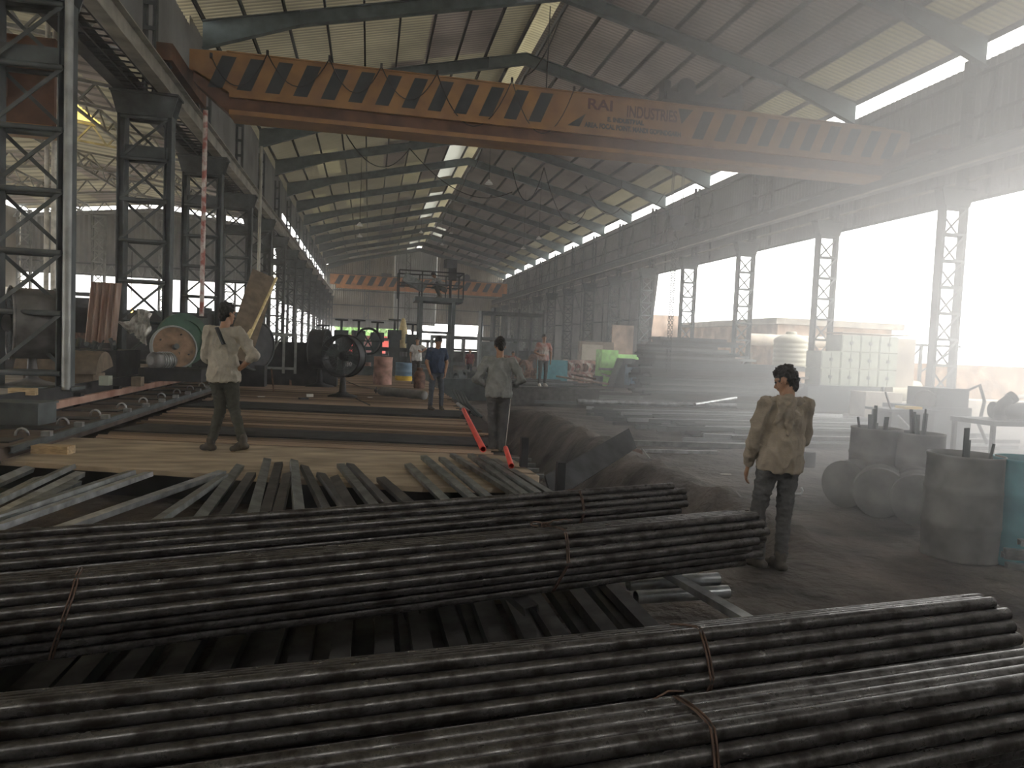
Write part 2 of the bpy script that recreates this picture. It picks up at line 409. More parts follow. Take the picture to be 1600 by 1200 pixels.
# --- lattice columns
def lattice_col(x, w, d, z0, z1, leg, pitch, stem_top, cap=True, light=False, extra=False):
    ps = []
    mats = 'steel'
    for s in (-1, 1):
        m = MB(); m.ibeam((x+s*(w/2-leg/2), 0, z0), (x+s*(w/2-leg/2), 0, z1), d, leg, .022, up=(1,0,0)); ps.append(('leg', m))
    m = MB(); n = max(1, int(round((z1-z0-.3)/pitch))); zs = [z0+.25+(z1-z0-.35)*i/n for i in range(n+1)]
    a = x-w/2+leg*.5; b = x+w/2-leg*.5
    for i, z in enumerate(zs):
        for yy in (-d/2-.012, d/2+.012):
            m.bar((a, yy, z), (b, yy, z), .02, .07) if not extra else m.tube((a, yy, z), (b, yy, z), .045, 8)
        if i < n:
            m.bar((a, -d/2-.01, z), (b, -d/2-.01, zs[i+1]), .02, .06)
            m.bar((b, d/2+.01, z), (a, d/2+.01, zs[i+1]), .02, .06)
    ps.append(('lacing', m))
    m = MB(); m.lohi(x-w/2-.12, x+w/2+.12, -d/2-.12, d/2+.12, z0-.02, z0+.03); ps.append(('base_plate', m))
    if cap:
        m = MB()
        for yy in (-d/2-.03, d/2+.03):
            m._add([(x-w/2,yy-.012,z1-.05),(x+w/2,yy-.012,z1-.05),(x+w/2+.14,yy-.012,z1+.45),(x-w/2-.14,yy-.012,z1+.45),
                    (x-w/2,yy+.012,z1-.05),(x+w/2,yy+.012,z1-.05),(x+w/2+.14,yy+.012,z1+.45),(x-w/2-.14,yy+.012,z1+.45)],
                   [(0,1,2,3),(7,6,5,4),(0,4,5,1),(1,5,6,2),(2,6,7,3),(3,7,4,0)])
        m.lohi(x-w/2-.16, x+w/2+.16, -d/2-.1, d/2+.1, z1+.45, z1+.5)
        if extra: m.lohi(x-w/2+.1, x+w/2-.1, -.1, .1, z1-1.05, z1-.75)
        ps.append(('cap_bracket', m))
    if stem_top:
        m = MB(); sx, zt = stem_top
        for s in (-1, 1): m.ibeam((sx+s*.11, 0, z1+.5), (sx+s*.11, 0, zt), .16, .09, .014, up=(1,0,0))
        zz = z1+.8
        while zz < zt-.1: m.lohi(sx-.14, sx+.14, -.1, -.085, zz, zz+.1); zz += .6
        ps.append(('upper_stem', m))
    return ps
Y_L = FR; ci = 0; BX0_ = -21.5
protoL = lattice_col(XL, 1.22, .34, .85, 7.08, .17, 1.03, (XL+.05, 10.75), extra=True)
protoLm = [(n, m.mesh(n, 'steel')) for n, m in protoL]
for i, y in enumerate(FR[2:]):
    t = empty('lattice_column', 'heavy grey lattice column under the left crane runway, %s in its row' % ORD[i], 'column', (0, y, 0), group='left row of lattice columns')
    for n, me in protoLm:
        o = bpy.data.objects.new(n, me); COL.objects.link(o); o.parent = t
protoR = lattice_col(XR, .86, .25, .0, 6.65, .11, .78, (XR+.25, 10.9))
m = MB(); m.bar((XW-.12, 0, 10.6), (XR+.35, 0, 7.3), .06, .08, up=(0,1,0)); m.bar((XW-.15,0,7.1),(XW-.15,0,10.9),.08,.08); protoR.append(('knee_brace', m))
m = MB(); m.bar((XR+.45, 0, 7.0), (XW-.1, 0, 5.0), .05, .07, up=(0,1,0)); m.bar((XR+.43, 0, 4.1), (XW-.1, 0, 4.1), .05, .07)
m.bar((XW-.12, .0, 0), (XW-.12, .0, 7.0), .07, .07); side_br = m
protoRm = [(n, m_.mesh(n, 'steel')) for n, m_ in protoR]; sbm = side_br.mesh('side_bracket', 'steel')
for i, y in enumerate(FR[3:]):
    y = y-.4
    t = empty('lattice_column', 'slender lattice column along the right side of the hall, %s in its row' % ORD[i], 'column', (0, y, 0), group='right row of lattice columns')
    for n, me in protoRm + ([('side_bracket', sbm)] if y > 44 else []):
        o = bpy.data.objects.new(n, me); COL.objects.link(o); o.parent = t

# --- crane runways
def runway(x, side, mat_, label, yend=Y1-1, y0=Y0):
    t = empty('crane_runway_girder', label, 'crane runway', (x, y0, 7.6))
    m = MB(); m.ibeam((x, y0, 7.86), (x, yend, 7.86), .30, .52, .03); part(t, 'girder', m, mat_)
    m = MB(); m.ibeam((x, y0, 8.19), (x, yend, 8.19), .08, .12, .03); part(t, 'rail', m, 'steel_dark')
    return t
rl = runway(-5.0, 1, 'rail', 'long pale crane runway girder along the left columns')
m = MB(); x0, x1 = -6.05, -5.2
for xx in (x0, x1, (x0+x1)/2): m.bar((xx, Y0, 7.66), (xx, Y1-1, 7.66), .04, .06)
yy = Y0
while yy < Y1-1: m.bar((x0, yy, 7.66), (x1, yy, 7.66), .025, .04); yy += .33
part(rl, 'walkway_grating', m, 'steel_dark')
rr_ = runway(16.75, -1, 'steel', 'long grey crane runway girder along the right columns')
m = MB(); m.bar((16.55, Y0, 7.62), (16.55, Y1-1, 7.62), .05, .05); part(rr_, 'conductor_bar', m, 'rail')
m = MB(); m.tube((17.55, Y0, 7.4), (17.55, 97, 7.4), .05, 8); thing('wall_pipe', m, 'rail', 'thin pale pipe running along the right wall under the crane runway', 'pipe')
runway(-6.0, 1, 'steel_dark', 'dark crane runway girder of the side bay behind the left columns', yend=49.5)

# --- right wall: upper cladding with bright slit below the roof, full height further back
m = MB()
m.corr((XW, Y0, 6.98), (0,1,0), (0,0,1), Y1-Y0, 4.32, .25, .03, (1,0,0), 2)
m.corr((XW, 45.4, 0), (0,1,0), (0,0,1), Y1-45.4, 6.98, .25, .03, (1,0,0), 3)
m._add([(XW,45.4,0),(XW,44.6,3.3),(XW,43.9,6.98),(XW,45.4,6.98)], [(0,1,2,3)])
wr = struct('wall_right', m, 'clad', 'grey corrugated cladding of the right wall')
for z in (7.0, 8.3, 9.6, 10.9):
    m = MB(); m.bar((XW-.07, Y0, z), (XW-.07, Y1, z), .05, .09); struct('girt', m, 'steel_dark', parent=wr)
for z in (1.9, 4.1, 5.6):
    m = MB(); m.bar((XW-.07, 45.5, z), (XW-.07, Y1, z), .05, .08); struct('girt', m, 'steel', parent=wr)
# left wall above the side bay roof, and beyond it
m = MB()
m.corr((-5.95, 25, 9.3), (0,1,0), (0,0,1), 25, 2.72, .25, .03, (1,0,0), 1)
m.corr((-5.95, Y0, 9.3), (0,1,0), (0,0,1), 31, 2.40, .25, .03, (1,0,0), 1)
m.corr((-6.25, 50, 4.4), (0,1,0), (0,0,1), 50, 4.5, .25, .03, (1,0,0), 2)
m.corr((-6.0, 50, 10.2), (0,1,0), (0,0,1), 50, 1.9, .25, .03, (1,0,0), 2)
for a in range(0, 6): m.corr((-6.25, 52.5+8*a, 8.9), (0,1,0), (0,0,1), 5.0, 1.2, .25, .03, (1,0,0), 1)
struct('wall_left', m, 'clad', 'grey cladding above the left column row')
m = MB(); m.corr((BX0_, Y0, 0), (1,0,0), (0,0,1), XW-BX0_, 10.4, .25, .03, (0,1,0), 2); m.corr((XW, Y0, 0), (0,1,0), (0,0,1), 13.5, 7.0, .25, .03, (1,0,0), 2)  # unseen walls, added to keep daylight behind and beside the camera off the pipes
struct('wall_light_blocker', m, 'clad', 'unseen grey cladding added behind the camera and at near right to block daylight')
# back wall with the large opening at its foot
m = MB()
def backpanel(x0, x1, z0, z1f, mi):
    n = int((x1-x0)/.14)
    for i in range(n):
        xa = x0+(x1-x0)*i/n; xb = x0+(x1-x0)*(i+1)/n; dy = .06*(i % 2); dy2 = .06*((i+1) % 2)
        m._add([(xa, Y1+dy, z0), (xb, Y1+dy2, z0), (xb, Y1+dy2, z1f(xb)), (xa, Y1+dy, z1f(xa))], [(0,1,2,3)], mi=mi)
rf = lambda x: roofz(x)-.05
backpanel(-6.2, 3.2, 4.6, rf, 1); backpanel(3.2, 9.0, 4.3, rf, 2); backpanel(9.0, 18.4, 4.6, rf, 1)
m._add([(5.6, Y1-.02, 3.4), (7.4, Y1-.02, 3.4), (6.9, Y1-.02, 4.7), (5.6, Y1-.02, 4.7)], [(0,1,2,3)], mi=1)
backpanel(-6.2, 6.0, 3.6, lambda x: 4.7, 0)
backpanel(15.8, 18.4, 0, lambda x: 4.7, 1)
wb = struct('wall_back', m, ['clad', 'clad_tan', 'clad_white'], 'far end wall of the hall, corrugated sheets above an open foot')
for z in (4.7, 6.6, 8.6, 10.8):
    q = MB(); q.bar((-6, Y1-.1, z), (18.3, Y1-.1, z), .1, .14); struct('girt', q, 'steel', parent=wb)
for x in (-.5, 5, 10.8):
    q = MB()
    for s in (-.3, .3): q.bar((x+s, Y1-.3, 4.6), (x+s, Y1-.3, rf(x)-.3), .1, .1)
    z = 4.8
    while z < rf(x)-1: q.bar((x-.3, Y1-.3, z), (x+.3, Y1-.3, z+.6), .06, .06); q.bar((x+.3, Y1-.3, z+.6), (x-.3, Y1-.3, z+1.2), .06, .06); z += 1.2
    struct('wind_post', q, 'steel', parent=wb)

# --- side bay on the left: trusses, roof, end wall
BX0, BX1, BR = -21.5, -5.95, -13.6
def bz(x): return 10.25 - abs(x-BR)*.115
m = MB(); rr2 = random.Random(5)
for side in (-1, 1):
    xe = BX1 if side > 0 else BX0
    m.corr((BR, -5, bz(BR)), (0,1,0), (side, 0, -.115), 56, abs(xe-BR)*1.006, .3, .025, (0,0,1), 10,
           (lambda a, f: 1 if (int(a//6)*7+int(f*5)*3) % 19 in (0,) else (2 if (int(a//3)+int(f*5)) % 3 == 0 else 0)))
struct('ceiling', m, ['roof_tan', 'gold', 'roof_brown'], 'roof of the side bay beyond the left columns')
tm = MB()
for side in (-1, 1):
    xe = BX1 if side > 0 else BX0; n = 7
    P = [(BR+(xe-BR)*i/n) for i in range(n+1)]
    for a, b in zip(P[:-1], P[1:]):
        for zo in (-.12, -.82): tm.bar((a, 0, bz(a)+zo), (b, 0, bz(b)+zo), .12, .09)
        mid = (a+b)/2
        tm.bar((a, 0, bz(a)-.82), (mid, 0, bz(mid)-.12), .06, .06); tm.bar((mid, 0, bz(mid)-.12), (b, 0, bz(b)-.82), .06, .06)
tme = tm.mesh('roof_truss', 'steel_light')
for i, y in enumerate(range(7, 50, 6)):
    o = bpy.data.objects.new('roof_truss', tme); COL.objects.link(o); o.location = (0, y, 0)
    tag(o, 'pale lattice roof truss of the left side bay, %s in depth' % ORD[i], 'roof truss', 'side bay roof trusses')
for i, x in enumerate((-17.5, -13.6, -9.6)):
    q = MB(); q.bar((x, -5, bz(x)-.2), (x, 49.5, bz(x)-.2), .08, .1)
    q.bar((x, -5, bz(x)-.75), (x, 49.5, bz(x)-.75), .08, .1)
    y = -5
    while y < 49: q.bar((x, y, bz(x)-.2), (x, y+.75, bz(x)-.75), .05, .05); q.bar((x, y+.75, bz(x)-.75), (x, y+1.5, bz(x)-.2), .05, .05); y += 1.5
    thing('lattice_purlin', q, 'steel_light', 'long pale lattice beam under the side bay roof, %s' % ('leftmost', 'at its ridge', 'nearest the left columns')[i], 'roof beam', 'side bay lattice beams')
m = MB()
def endpanel(x0, x1, z0, zf, mi):
    n = int((x1-x0)/.15)
    for i in range(n):
        xa = x0+(x1-x0)*i/n; xb = x0+(x1-x0)*(i+1)/n; dy = .06*(i % 2); dy2 = .06*((i+1) % 2)
        m._add([(xa, 50+dy, z0), (xb, 50+dy2, z0), (xb, 50+dy2, zf(xb)), (xa, 50+dy, zf(xa))], [(0,1,2,3)], mi=mi)
endpanel(-21.5, -6.4, 5.3, lambda x: bz(x)-.42, 0)
endpanel(-30, -21.5, 1, lambda x: 9, 1)
we = struct('wall_left', m, ['clad', 'clad_tan'], 'grey corrugated end wall of the side bay above its open foot')
for z in (5.3, 6.0):
    q = MB(); q.bar((-21.5, 49.8, z), (-6.2, 49.8, z), .08, .1); struct('girt', q, 'steel', parent=we)
q = MB(); x = -21.5
while x < -6.5: q.bar((x, 49.8, 5.3), (x+.35, 49.8, 6.0), .05, .05); q.bar((x+.35, 49.8, 6.0), (x+.7, 49.8, 5.3), .05, .05); x += .7
struct('lattice_girt', q, 'steel_light', parent=we)
m = MB(); m.corr((-21.6, -5, 4.2), (0,1,0), (0,0,1), 55, 4.9, .3, .03, (1,0,0), 1); struct('wall_left', m, 'clad_tan', 'pale cladding of the side bay outer wall above its open foot')
# far row of light lattice columns in the side bay
pc = [(n, q.mesh(n, 'steel_light')) for n, q in lattice_col(-20.9, .8, .25, .85, 9.0, .1, .7, None, cap=False)]
for i, y in enumerate(range(19, 50, 6)):
    t = empty('lattice_column', 'pale lattice column on the outer side of the left bay, %s in its row' % ORD[i], 'column', (0, y, 0), group='outer columns of the side bay')
    for n, me in pc: o = bpy.data.objects.new(n, me); COL.objects.link(o); o.parent = t
for i, x in enumerate((-16.8, -12.9, -9.0)):
    t = empty('lattice_column', 'light lattice post standing in the open foot of the side bay end wall, %s' % ('left', 'middle', 'right')[i], 'column', (x+20.9, 49.2, 0), group='end wall posts of the side bay')
    for n, me in pc: o = bpy.data.objects.new(n, me); COL.objects.link(o); o.parent = t

# ================================================================= CRANES
YC = 20.0
cr = empty('overhead_crane', 'orange overhead travelling crane with black hazard stripes and company lettering', 'crane', (XL+.6, YC, 7.6))
g = MB(); xa, xb = -4.75, 16.6
g.lohi(xa+.9, xb-.9, YC, YC+.02, 8.14, 9.19); g.lohi(xa+.9, xb-.9, YC+.5, YC+.52, 8.14, 9.19); g.lohi(xa+.9, xb-.9, YC-.04, YC+.56, 9.17, 9.2); g.lohi(xa+.9, xb-.9, YC, YC+.52, 8.12, 8.15)
# tapered ends
for s, x in ((-1, xa+.9), (1, xb-.9)):
    e = xa if s < 0 else xb
    g._add([(x,YC,9.19),(e,YC,9.15),(e,YC,8.65),(x,YC,8.14),(x,YC+.52,9.19),(e,YC+.52,9.15),(e,YC+.52,8.65),(x,YC+.52,8.14)],
           [(0,1,2,3),(7,6,5,4),(0,4,5,1),(3,2,6,7),(1,5,6,2)])
g.cur = 1; k = 0
while True:
    x = -4.30+.71*k; k += 1
    if x > 15.6: break
    if 4.85 < x < 8.75: continue
    w = .36; sh = .34; zb, zt = 8.24, 9.07
    yy = YC-.004
    g._add([(x, yy, zb), (x+w, yy, zb), (x+w+sh, yy, zt), (x+sh, yy, zt)], [(0,1,2,3)])
    g._add([(x, YC+.524, zb), (x+w, YC+.524, zb), (x+w+sh, YC+.524, zt), (x+sh, YC+.524, zt)], [(3,2,1,0)])
yy = YC-.004
g._add([(5.36,yy,8.24),(5.72,yy,8.24),(5.9,yy,8.62)], [(0,1,2)]); g._add([(8.85,yy,8.62),(9.2,yy,9.07),(8.72,yy,9.07)], [(0,1,2)])
girder = part(cr, 'girder', g, ['crane', 'black'])
g = MB(); g.lohi(xa+1.0, xb-1.0, YC-.10, YC+.02, 8.02, 8.14); g.lohi(xa+1.0, xb-1.0, YC-.08, YC+.75, 7.58, 7.70)
part(cr, 'flange', g, 'crane', label='dull orange flange strips along the underside')
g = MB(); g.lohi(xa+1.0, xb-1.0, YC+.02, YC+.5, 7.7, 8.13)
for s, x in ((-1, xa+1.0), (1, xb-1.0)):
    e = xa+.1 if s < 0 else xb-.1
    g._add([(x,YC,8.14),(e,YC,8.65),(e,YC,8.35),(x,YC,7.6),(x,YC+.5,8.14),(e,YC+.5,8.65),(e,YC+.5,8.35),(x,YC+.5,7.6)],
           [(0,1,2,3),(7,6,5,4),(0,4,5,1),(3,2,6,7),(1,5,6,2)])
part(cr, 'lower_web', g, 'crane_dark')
for x in (-5.0, 16.75):
    g = MB(); g.lohi(x-.18, x+.18, YC-1.3, YC+2.3, 8.35, 8.75); e = part(cr, 'end_carriage', g, 'crane_dark')
    for yy in (YC-1.0, YC+2.0):
        q = MB(); q.tube((x-.07, yy, 8.42), (x+.07, yy, 8.42), .17, 16); part(cr, 'wheel', q, 'steel_dark', parent=e)
def lettering(txt, x, z, size, mt, sx=1.0, shear=0, root=cr, y=YC-.012):
    cu = bpy.data.curves.new('lettering', 'FONT'); cu.body = txt; cu.size = size; cu.extrude = .002; cu.offset = .010
    o = bpy.data.objects.new('lettering', cu); COL.objects.link(o)
    dg = bpy.context.evaluated_depsgraph_get(); me = bpy.data.meshes.new_from_object(o.evaluated_get(dg))
    bpy.data.objects.remove(o); me.materials.clear(); me.materials.append(M[mt])
    ob = bpy.data.objects.new('lettering', me); COL.objects.link(ob); ob.parent = root
    for v in me.vertices:
        c = v.co.copy(); v.co = V((x + c.x*sx, y - c.z, z + c.y)) - root.location
    ob['label'] = 'painted lettering on the girder'
    return ob
lettering('RAI', 5.92, 8.77, .42, 'redtext', 1.25)
lettering('INDUSTRIES', 7.12, 8.66, .46, 'redtext', .64)
lettering('E, INDUSTRIAL', 6.55, 8.47, .17, 'bluetext', 1.0)
lettering('AREA, FOCAL POINT, MANDI GOBINDGARH', 5.88, 8.25, .19, 'bluetext', .78)
# trolley / hoist on top
tr = empty('crane_trolley', 'black hoist trolley standing on top of the striped orange crane girder', 'hoist', (9.5, YC+.3, 9.2))
g = MB(); g.lohi(8.3, 10.75, YC-.1, YC+1.3, 9.28, 9.5); part(tr, 'frame', g, 'steel_dark')
g = MB(); g.tube((9.0, YC+.1, 9.72), (9.0, YC+1.0, 9.72), .3, 20); part(tr, 'drum', g, 'steel_dark')
g = MB(); g._add([(9.3,YC,9.5),(9.3,YC+.6,9.5),(9.95,YC+.6,10.02),(9.95,YC,10.02),(9.95,YC,9.5),(9.95,YC+.6,9.5)],[(0,1,2,3),(0,3,4),(1,5,2),(3,2,5,4)]); part(tr, 'cover', g, 'steel_dark')
g = MB(); g._add([(10.05,YC,9.5),(10.05,YC+.6,9.5),(10.72,YC+.6,9.78),(10.72,YC,9.78),(10.72,YC,9.5),(10.72,YC+.6,9.5)],[(0,1,2,3),(0,3,4),(1,5,2),(3,2,5,4)]); part(tr, 'gearbox', g, 'steel_dark')
g = MB(); g.lohi(10.66,10.74,YC,YC+.06,9.5,9.95); part(tr, 'end_post', g, 'steel_dark')
g = MB(); g.lohi(8.25,8.45,YC,YC+.4,9.3,9.85); part(tr, 'control_box', g, 'steel_dark')
hk = empty('hook_block', 'dark crane hook block hanging on ropes below the near crane', 'hook block', (10.1, YC+1.0, 6.6))
hb = at(1056, 350, y=YC+1.0); bx = hb.x
hk.location = (bx, YC+1.0, hb.z)
g = MB(); g.tube((bx, YC+.85, hb.z), (bx, YC+1.15, hb.z), .22, 16); g.lohi(bx-.24, bx+.24, YC+.92, YC+1.08, hb.z-.12, hb.z+.26); part(hk, 'sheave_block', g, 'steel_dark')
g = MB()
for dx in (-.2, -.14, .14, .2): g.tube((bx+dx, YC+1.0, hb.z+.2), (bx+dx*.9, YC+1.0, 9.3), .012, 5)
part(hk, 'rope', g, 'steel_dark')
g = MB(); g.path([(bx, YC+1, hb.z-.1), (bx, YC+1, hb.z-.35), (bx+.1, YC+1, hb.z-.45), (bx+.08, YC+1, hb.z-.6), (bx-.05, YC+1, hb.z-.62), (bx-.1, YC+1, hb.z-.52)], .035, 8); part(hk, 'hook', g, 'steel_dark')
g = MB()
for sdx in (-.05, .05):
    zz = hb.z-.6; k = 0
    while zz > 1.25:
        ax = (1,0,0) if k % 2 else (0,1,0)
        g.torus((bx+sdx, YC+1.0, zz), .045, .011, ax, 8, 4); zz -= .075; k += 1
thing('lifting_chain', g, 'steel', 'long double lifting chain hanging from the crane hook to the tube stack', 'chain')
# festoon cable with its hangers
g = MB(); hs = [at(px, py, y=YC-.05) for px, py in ((330,88),(418,84),(515,92),(596,104),(683,115),(800,126),(897,140))]
for a, b in zip(hs[:-1], hs[1:]):
    pts = []
    sag = 1.35 if a.x > 1 else .8
    for i in range(13):
        f = i/12; p_ = a.lerp(b, f); p_.z -= sag*4*f*(1-f); p_.y = YC-.06-.02*math.sin(PI*f)
        pts.append(p_)
    g.path(pts, .014, 5)
for h in hs:
    g.lohi(h.x-.03, h.x+.03, YC-.09, YC-.02, h.z-.04, h.z+.08)
    g.bar((h.x, YC-.05, h.z), (h.x, YC+.1, 9.19), .02)
thing('festoon_cable', g, 'rubber', 'black power cable hanging in loops along the striped crane girder', 'cable')
# far crane
fc = empty('overhead_crane', 'small looking striped orange overhead crane at the far end of the hall', 'crane', (6, 86, 7.6))
g = MB(); g.lohi(-4.7, 16.4, 86, 86.5, 8.3, 9.5); g.lohi(-4.0, 15.8, 86, 86.5, 7.9, 8.3)
g.cur = 1; k = 0
while True:
    x = -4.2+1.25*k; k += 1
    if x > 15: break
    g._add([(x, 85.99, 8.35), (x+.6, 85.99, 8.35), (x+1.15, 85.99, 9.42), (x+.55, 85.99, 9.42)], [(0,1,2,3)])
part(fc, 'girder', g, ['crane_far', 'black'])
g = MB(); g.lohi(9.3, 12.6, 86, 87.5, 9.5, 9.8); g.tube((10.2, 86.1, 10.1), (10.2, 87, 10.1), .45, 14); g.tube((11.4, 86.1, 10.0), (11.4, 87, 10.0), .4, 14)
part(fc, 'trolley', g, 'steel_dark')
g = MB(); g.lohi(1.2,2.4,86,87,9.45,9.9); part(fc, 'control_box', g, 'steel_dark')
# side-bay crane
sc_ = empty('overhead_crane', 'brown overhead crane of the side bay, seen behind the nearest left column', 'crane', (-13, 15.5, 7.2))
g = MB(); g.lohi(-20.5, -6.1, 15.5, 15.6, 5.7, 7.35); g.lohi(-20.5,-6.1,15.5,16.1,7.33,7.4); part(sc_, 'girder', g, 'crane_dark')
g = MB(); g.lohi(-20.5, -6.1, 15.38, 16.15, 5.62, 5.72); g.lohi(-20.5, -6.1, 15.4, 15.5, 6.9, 7.0); part(sc_, 'flange', g, 'crane')
g = MB(); g.lohi(-8.6, -6.9, 15.2, 15.48, 6.2, 6.9); g.tube((-7.6, 15.0, 6.5), (-7.6, 15.3, 6.5), .22, 16); part(sc_, 'motor_box', g, 'crane_dark')

# pendant lamps on long cables and loose hanging cables
for i, (px, py, yy) in enumerate(((764,288,34),(818,389,52),(842,374,46),(705,365,62),(691,383,72),(658,364,66),(562,370,50),(562,353,44))):
    p = at(px, py, y=yy); top = roofz(p.x)-.3
    t = empty('pendant_lamp', 'white pendant lamp hanging on a long wire from the roof, %s from the camera' % ORD[[0,4,2,5,7,6,3,1][i]], 'lamp', p, group='pendant lamps under the roof')
    g = MB(); g.lathe(p, [(.05,.22),(.07,.16),(.14,.1),(.2,0),(.17,.0),(.02,.1)], 16); part(t, 'lamp_shade', g, 'lampw')
    g = MB(); g.tube(p+V((0,0,.2)), (p.x, p.y, top), .012, 5); part(t, 'cord', g, 'rubber')
def cable(pts, r, label, name='overhead_cable', m_='rubber', sag=.6, cat='cable', n=14, group=None):
    g = MB(); out = []
    for a, b in zip(pts[:-1], pts[1:]):
        a, b = V(a), V(b)
        for i in range(n+1):
            f = i/n; p = a.lerp(b, f); p.z -= sag*4*f*(1-f); out.append(p)
    g.path(out, r, 5); return thing(name, g, m_, label, cat, group)
cable([(6.3, 25, 13.6), (6.3, 31, 13.7), (6.3, 37, 13.7), (6.3, 43, 13.7), (6.3,49,13.7), (6.3,61,13.7),(6.3,73,13.7)], .03, 'sagging black cable strung along under the ridge', sag=.5)
cable([at(860,10,y=25.2), at(853,150,y=21.5)], .02, 'loose cable dropping from the ridge to the near crane', sag=.0)
cable([at(538,205,y=26), at(640,232,y=31), at(800,300,y=37)], .022, 'thin black cable slung across the left roof slope behind the crane', sag=1.0)
cable([at(800,262,y=30), at(850,262,y=30), at(915,330,y=36)], .02, 'thin cable looping below the roof to the right of the ridge', sag=1.4)
cable([at(915,290,y=34), at(970,325,y=38), at(1040,300,y=34)], .02, 'thin cable loop hanging in front of the right roof slope', sag=.8)
# ================================================================= BAR BED (left-centre)
DZ = .43
SLANT = math.radians(-11.8)
def strip_poly(pts, z0, z1):
    m = MB(); n = len(pts)
    vs = [(p.x, p.y, z1) for p in pts]+[(p.x, p.y, z0) for p in pts]
    m._add(vs, [tuple(range(n))]+[(i, i+n, (i+1) % n+n, (i+1) % n) for i in range(n)]); return m
# dark bed floor under the bars
a0 = at(60, 688, z=DZ); a1 = at(792, 722, z=DZ)
dirr = V((math.cos(SLANT), math.sin(SLANT), 0)); nrm = V((-dirr.y, dirr.x, 0))
fl = V((-3.62, 10.15, 0)); fr = fl + dirr*5.55
bed = strip_poly([V((fl.x, fl.y, 0)), V((fr.x, fr.y, 0)), V((2.25, 12, 0)), V((2.3, 40, 0)), V((-3.62, 40, 0))], -.02, DZ-.04)
thing('bar_bed', bed, 'beddark', 'low dark brown bed that carries the rows of steel bars', 'cooling bed')
# worn steel strip in front
q0 = at(-80, 697, z=DZ); q1 = at(836, 762, z=DZ); 
sp_ = [V((-5.2, 8.77, 0)), V((.56, 6.97, 0)), V((1.72, 6.93, 0)), V((1.9, 7.6,0)), fr + nrm*-.03, fl + nrm*-.03, V((-5.2, 10.4, 0))]
st = strip_poly(sp_, DZ-.05, DZ); 
t = empty('walkway_slab', 'worn tan steel walkway the striding man steps on', 'walkway', (-1.5, 8.2, 0)); part(t, 'deck_plate', st, 'strip')
s2 = strip_poly([V((-5.0, 9.3, 0)), V((.56, 7.6, 0)), V((1.5, 7.5, 0)), V((1.5, 8.5, 0)), V((-5.0, 9.8, 0))], -.02, DZ-.05); part(t, 'base', s2, 'steel_dark')
# conveyor strip along the left floor edge
cv = strip_poly([V((-4.7, 8.2, 0)), V((-3.75, 8.2, 0)), V((-3.75, 40, 0)), V((-4.7, 40, 0))], .4, .56)
t = empty('roller_conveyor', 'brown roller conveyor strip between the orange rail and the bar bed', 'conveyor', (-4.2, 8.2, .4))
part(t, 'bed', cv, 'deck')
y = 8.7; k = 0
while y < 34:
    m = MB(); m.lohi(-4.65, -3.85, y, y+.34, .555, .575); part(t, 'slot_plate', m, 'steel_dark'); 
    m = MB(); m.path([(-3.98, y+.5+.12*math.sin(j*PI/6)-.0, .56+.09*math.sin(j*PI/6)) if 0 else (-3.98-.07*math.cos(j*PI/6), y+.6, .56+.09*math.sin(j*PI/6)) for j in range(7)], .016, 6)
    part(t, 'guide_hook', m, 'galv')
    y += 1.15; k += 1
t = empty('side_rail', 'rusty orange side rail along the edge of the raised left floor', 'rail', (-4.83, 8, .5))
m = MB(); m.chan((-4.80, 8.4, .58), (-4.80, 40, .58), .09, .12, .02); part(t, 'channel', m, 'orange_rail')
m = MB(); m.lohi(-4.95, -4.87, 8.2, 40, .0, .90); part(t, 'edge_plate', m, 'steel_dark')
y = 9.4
while y < 36:
    m = MB(); m.lohi(-4.90, -4.76, y, y+.16, .5, .76); part(t, 'bracket', m, 'steel_dark'); y += 1.9
m = MB(); m.ibeam((-3.70, 8.4, .53), (-3.70, 40, .53), .05, .08, .012); 
t = empty('guide_rail', 'dark guide rail with small lugs along the left ends of the bars', 'rail', (-3.7, 8.4, .5)); part(t, 'rail', m, 'steel')
y = 9.2
while y < 38:
    m = MB(); m.lohi(-3.74, -3.64, y, y+.09, .57, .63); part(t, 'lug', m, 'galv'); y += .95
# bars
rodm = MB(); rodm.tube((0, 0, 0), (1, 0, 0), .017, 10); rme_ = rodm.mesh('steel_bar', 'rod')
bands = [(0.08, .17, 5, 'front'), (1.98, .235, 12, 'second'), (6.5, .27, 72, 'rear')]
names = {'front': 'brown round bar in the front band, next to the walkway slab',
         'second': 'brown round bar in the middle band, between the two dark gaps',
         'rear': 'brown round bar in the long rear band, around the cage fan'}
for off, pitch, n, key in bands:
    for i in range(n):
        s = off + pitch*i
        o = bpy.data.objects.new('steel_bar', rme_); COL.objects.link(o)
        b = fl + nrm*s + dirr*(.07+R.random()*.06); b.z = DZ-.04+.021 
        L_ = min(5.4+R.uniform(-.12,.1) + s*.045, 5.85)
        # keep to the rail on the left
        b.x += s*math.sin(-SLANT)*-1.0
        shift = (-3.62+R.uniform(.03,.12)) - b.x; b += dirr*(shift/dirr.x); b.z = DZ-.022
        o.location = b; o.rotation_euler = (R.uniform(0, .0), 0, SLANT+R.uniform(-.0035,.0035)); o.scale = (L_, 1, 1)
        tag(o, names[key], 'steel bar', 'bars in the %s band of the bed' % key)
for off, w_, lab in ((.95, .90, 'front'), (4.85, 1.5, 'rear')):
    m = MB(); p = fl + nrm*off; m.lohi(0, 5.5, 0, w_, 0, .025)
    o = thing('flat_bar', m, 'steel_dark', 'wide dark flat bar lying in the %s gap between the bands of bars' % lab, 'flat bar', loc=(p.x-off*math.sin(-SLANT)*.0, p.y, DZ-.04), rz=SLANT, recenter=False)
    sh = -3.58-o.location.x; o.location.x += sh; o.location.y += sh*math.tan(SLANT)
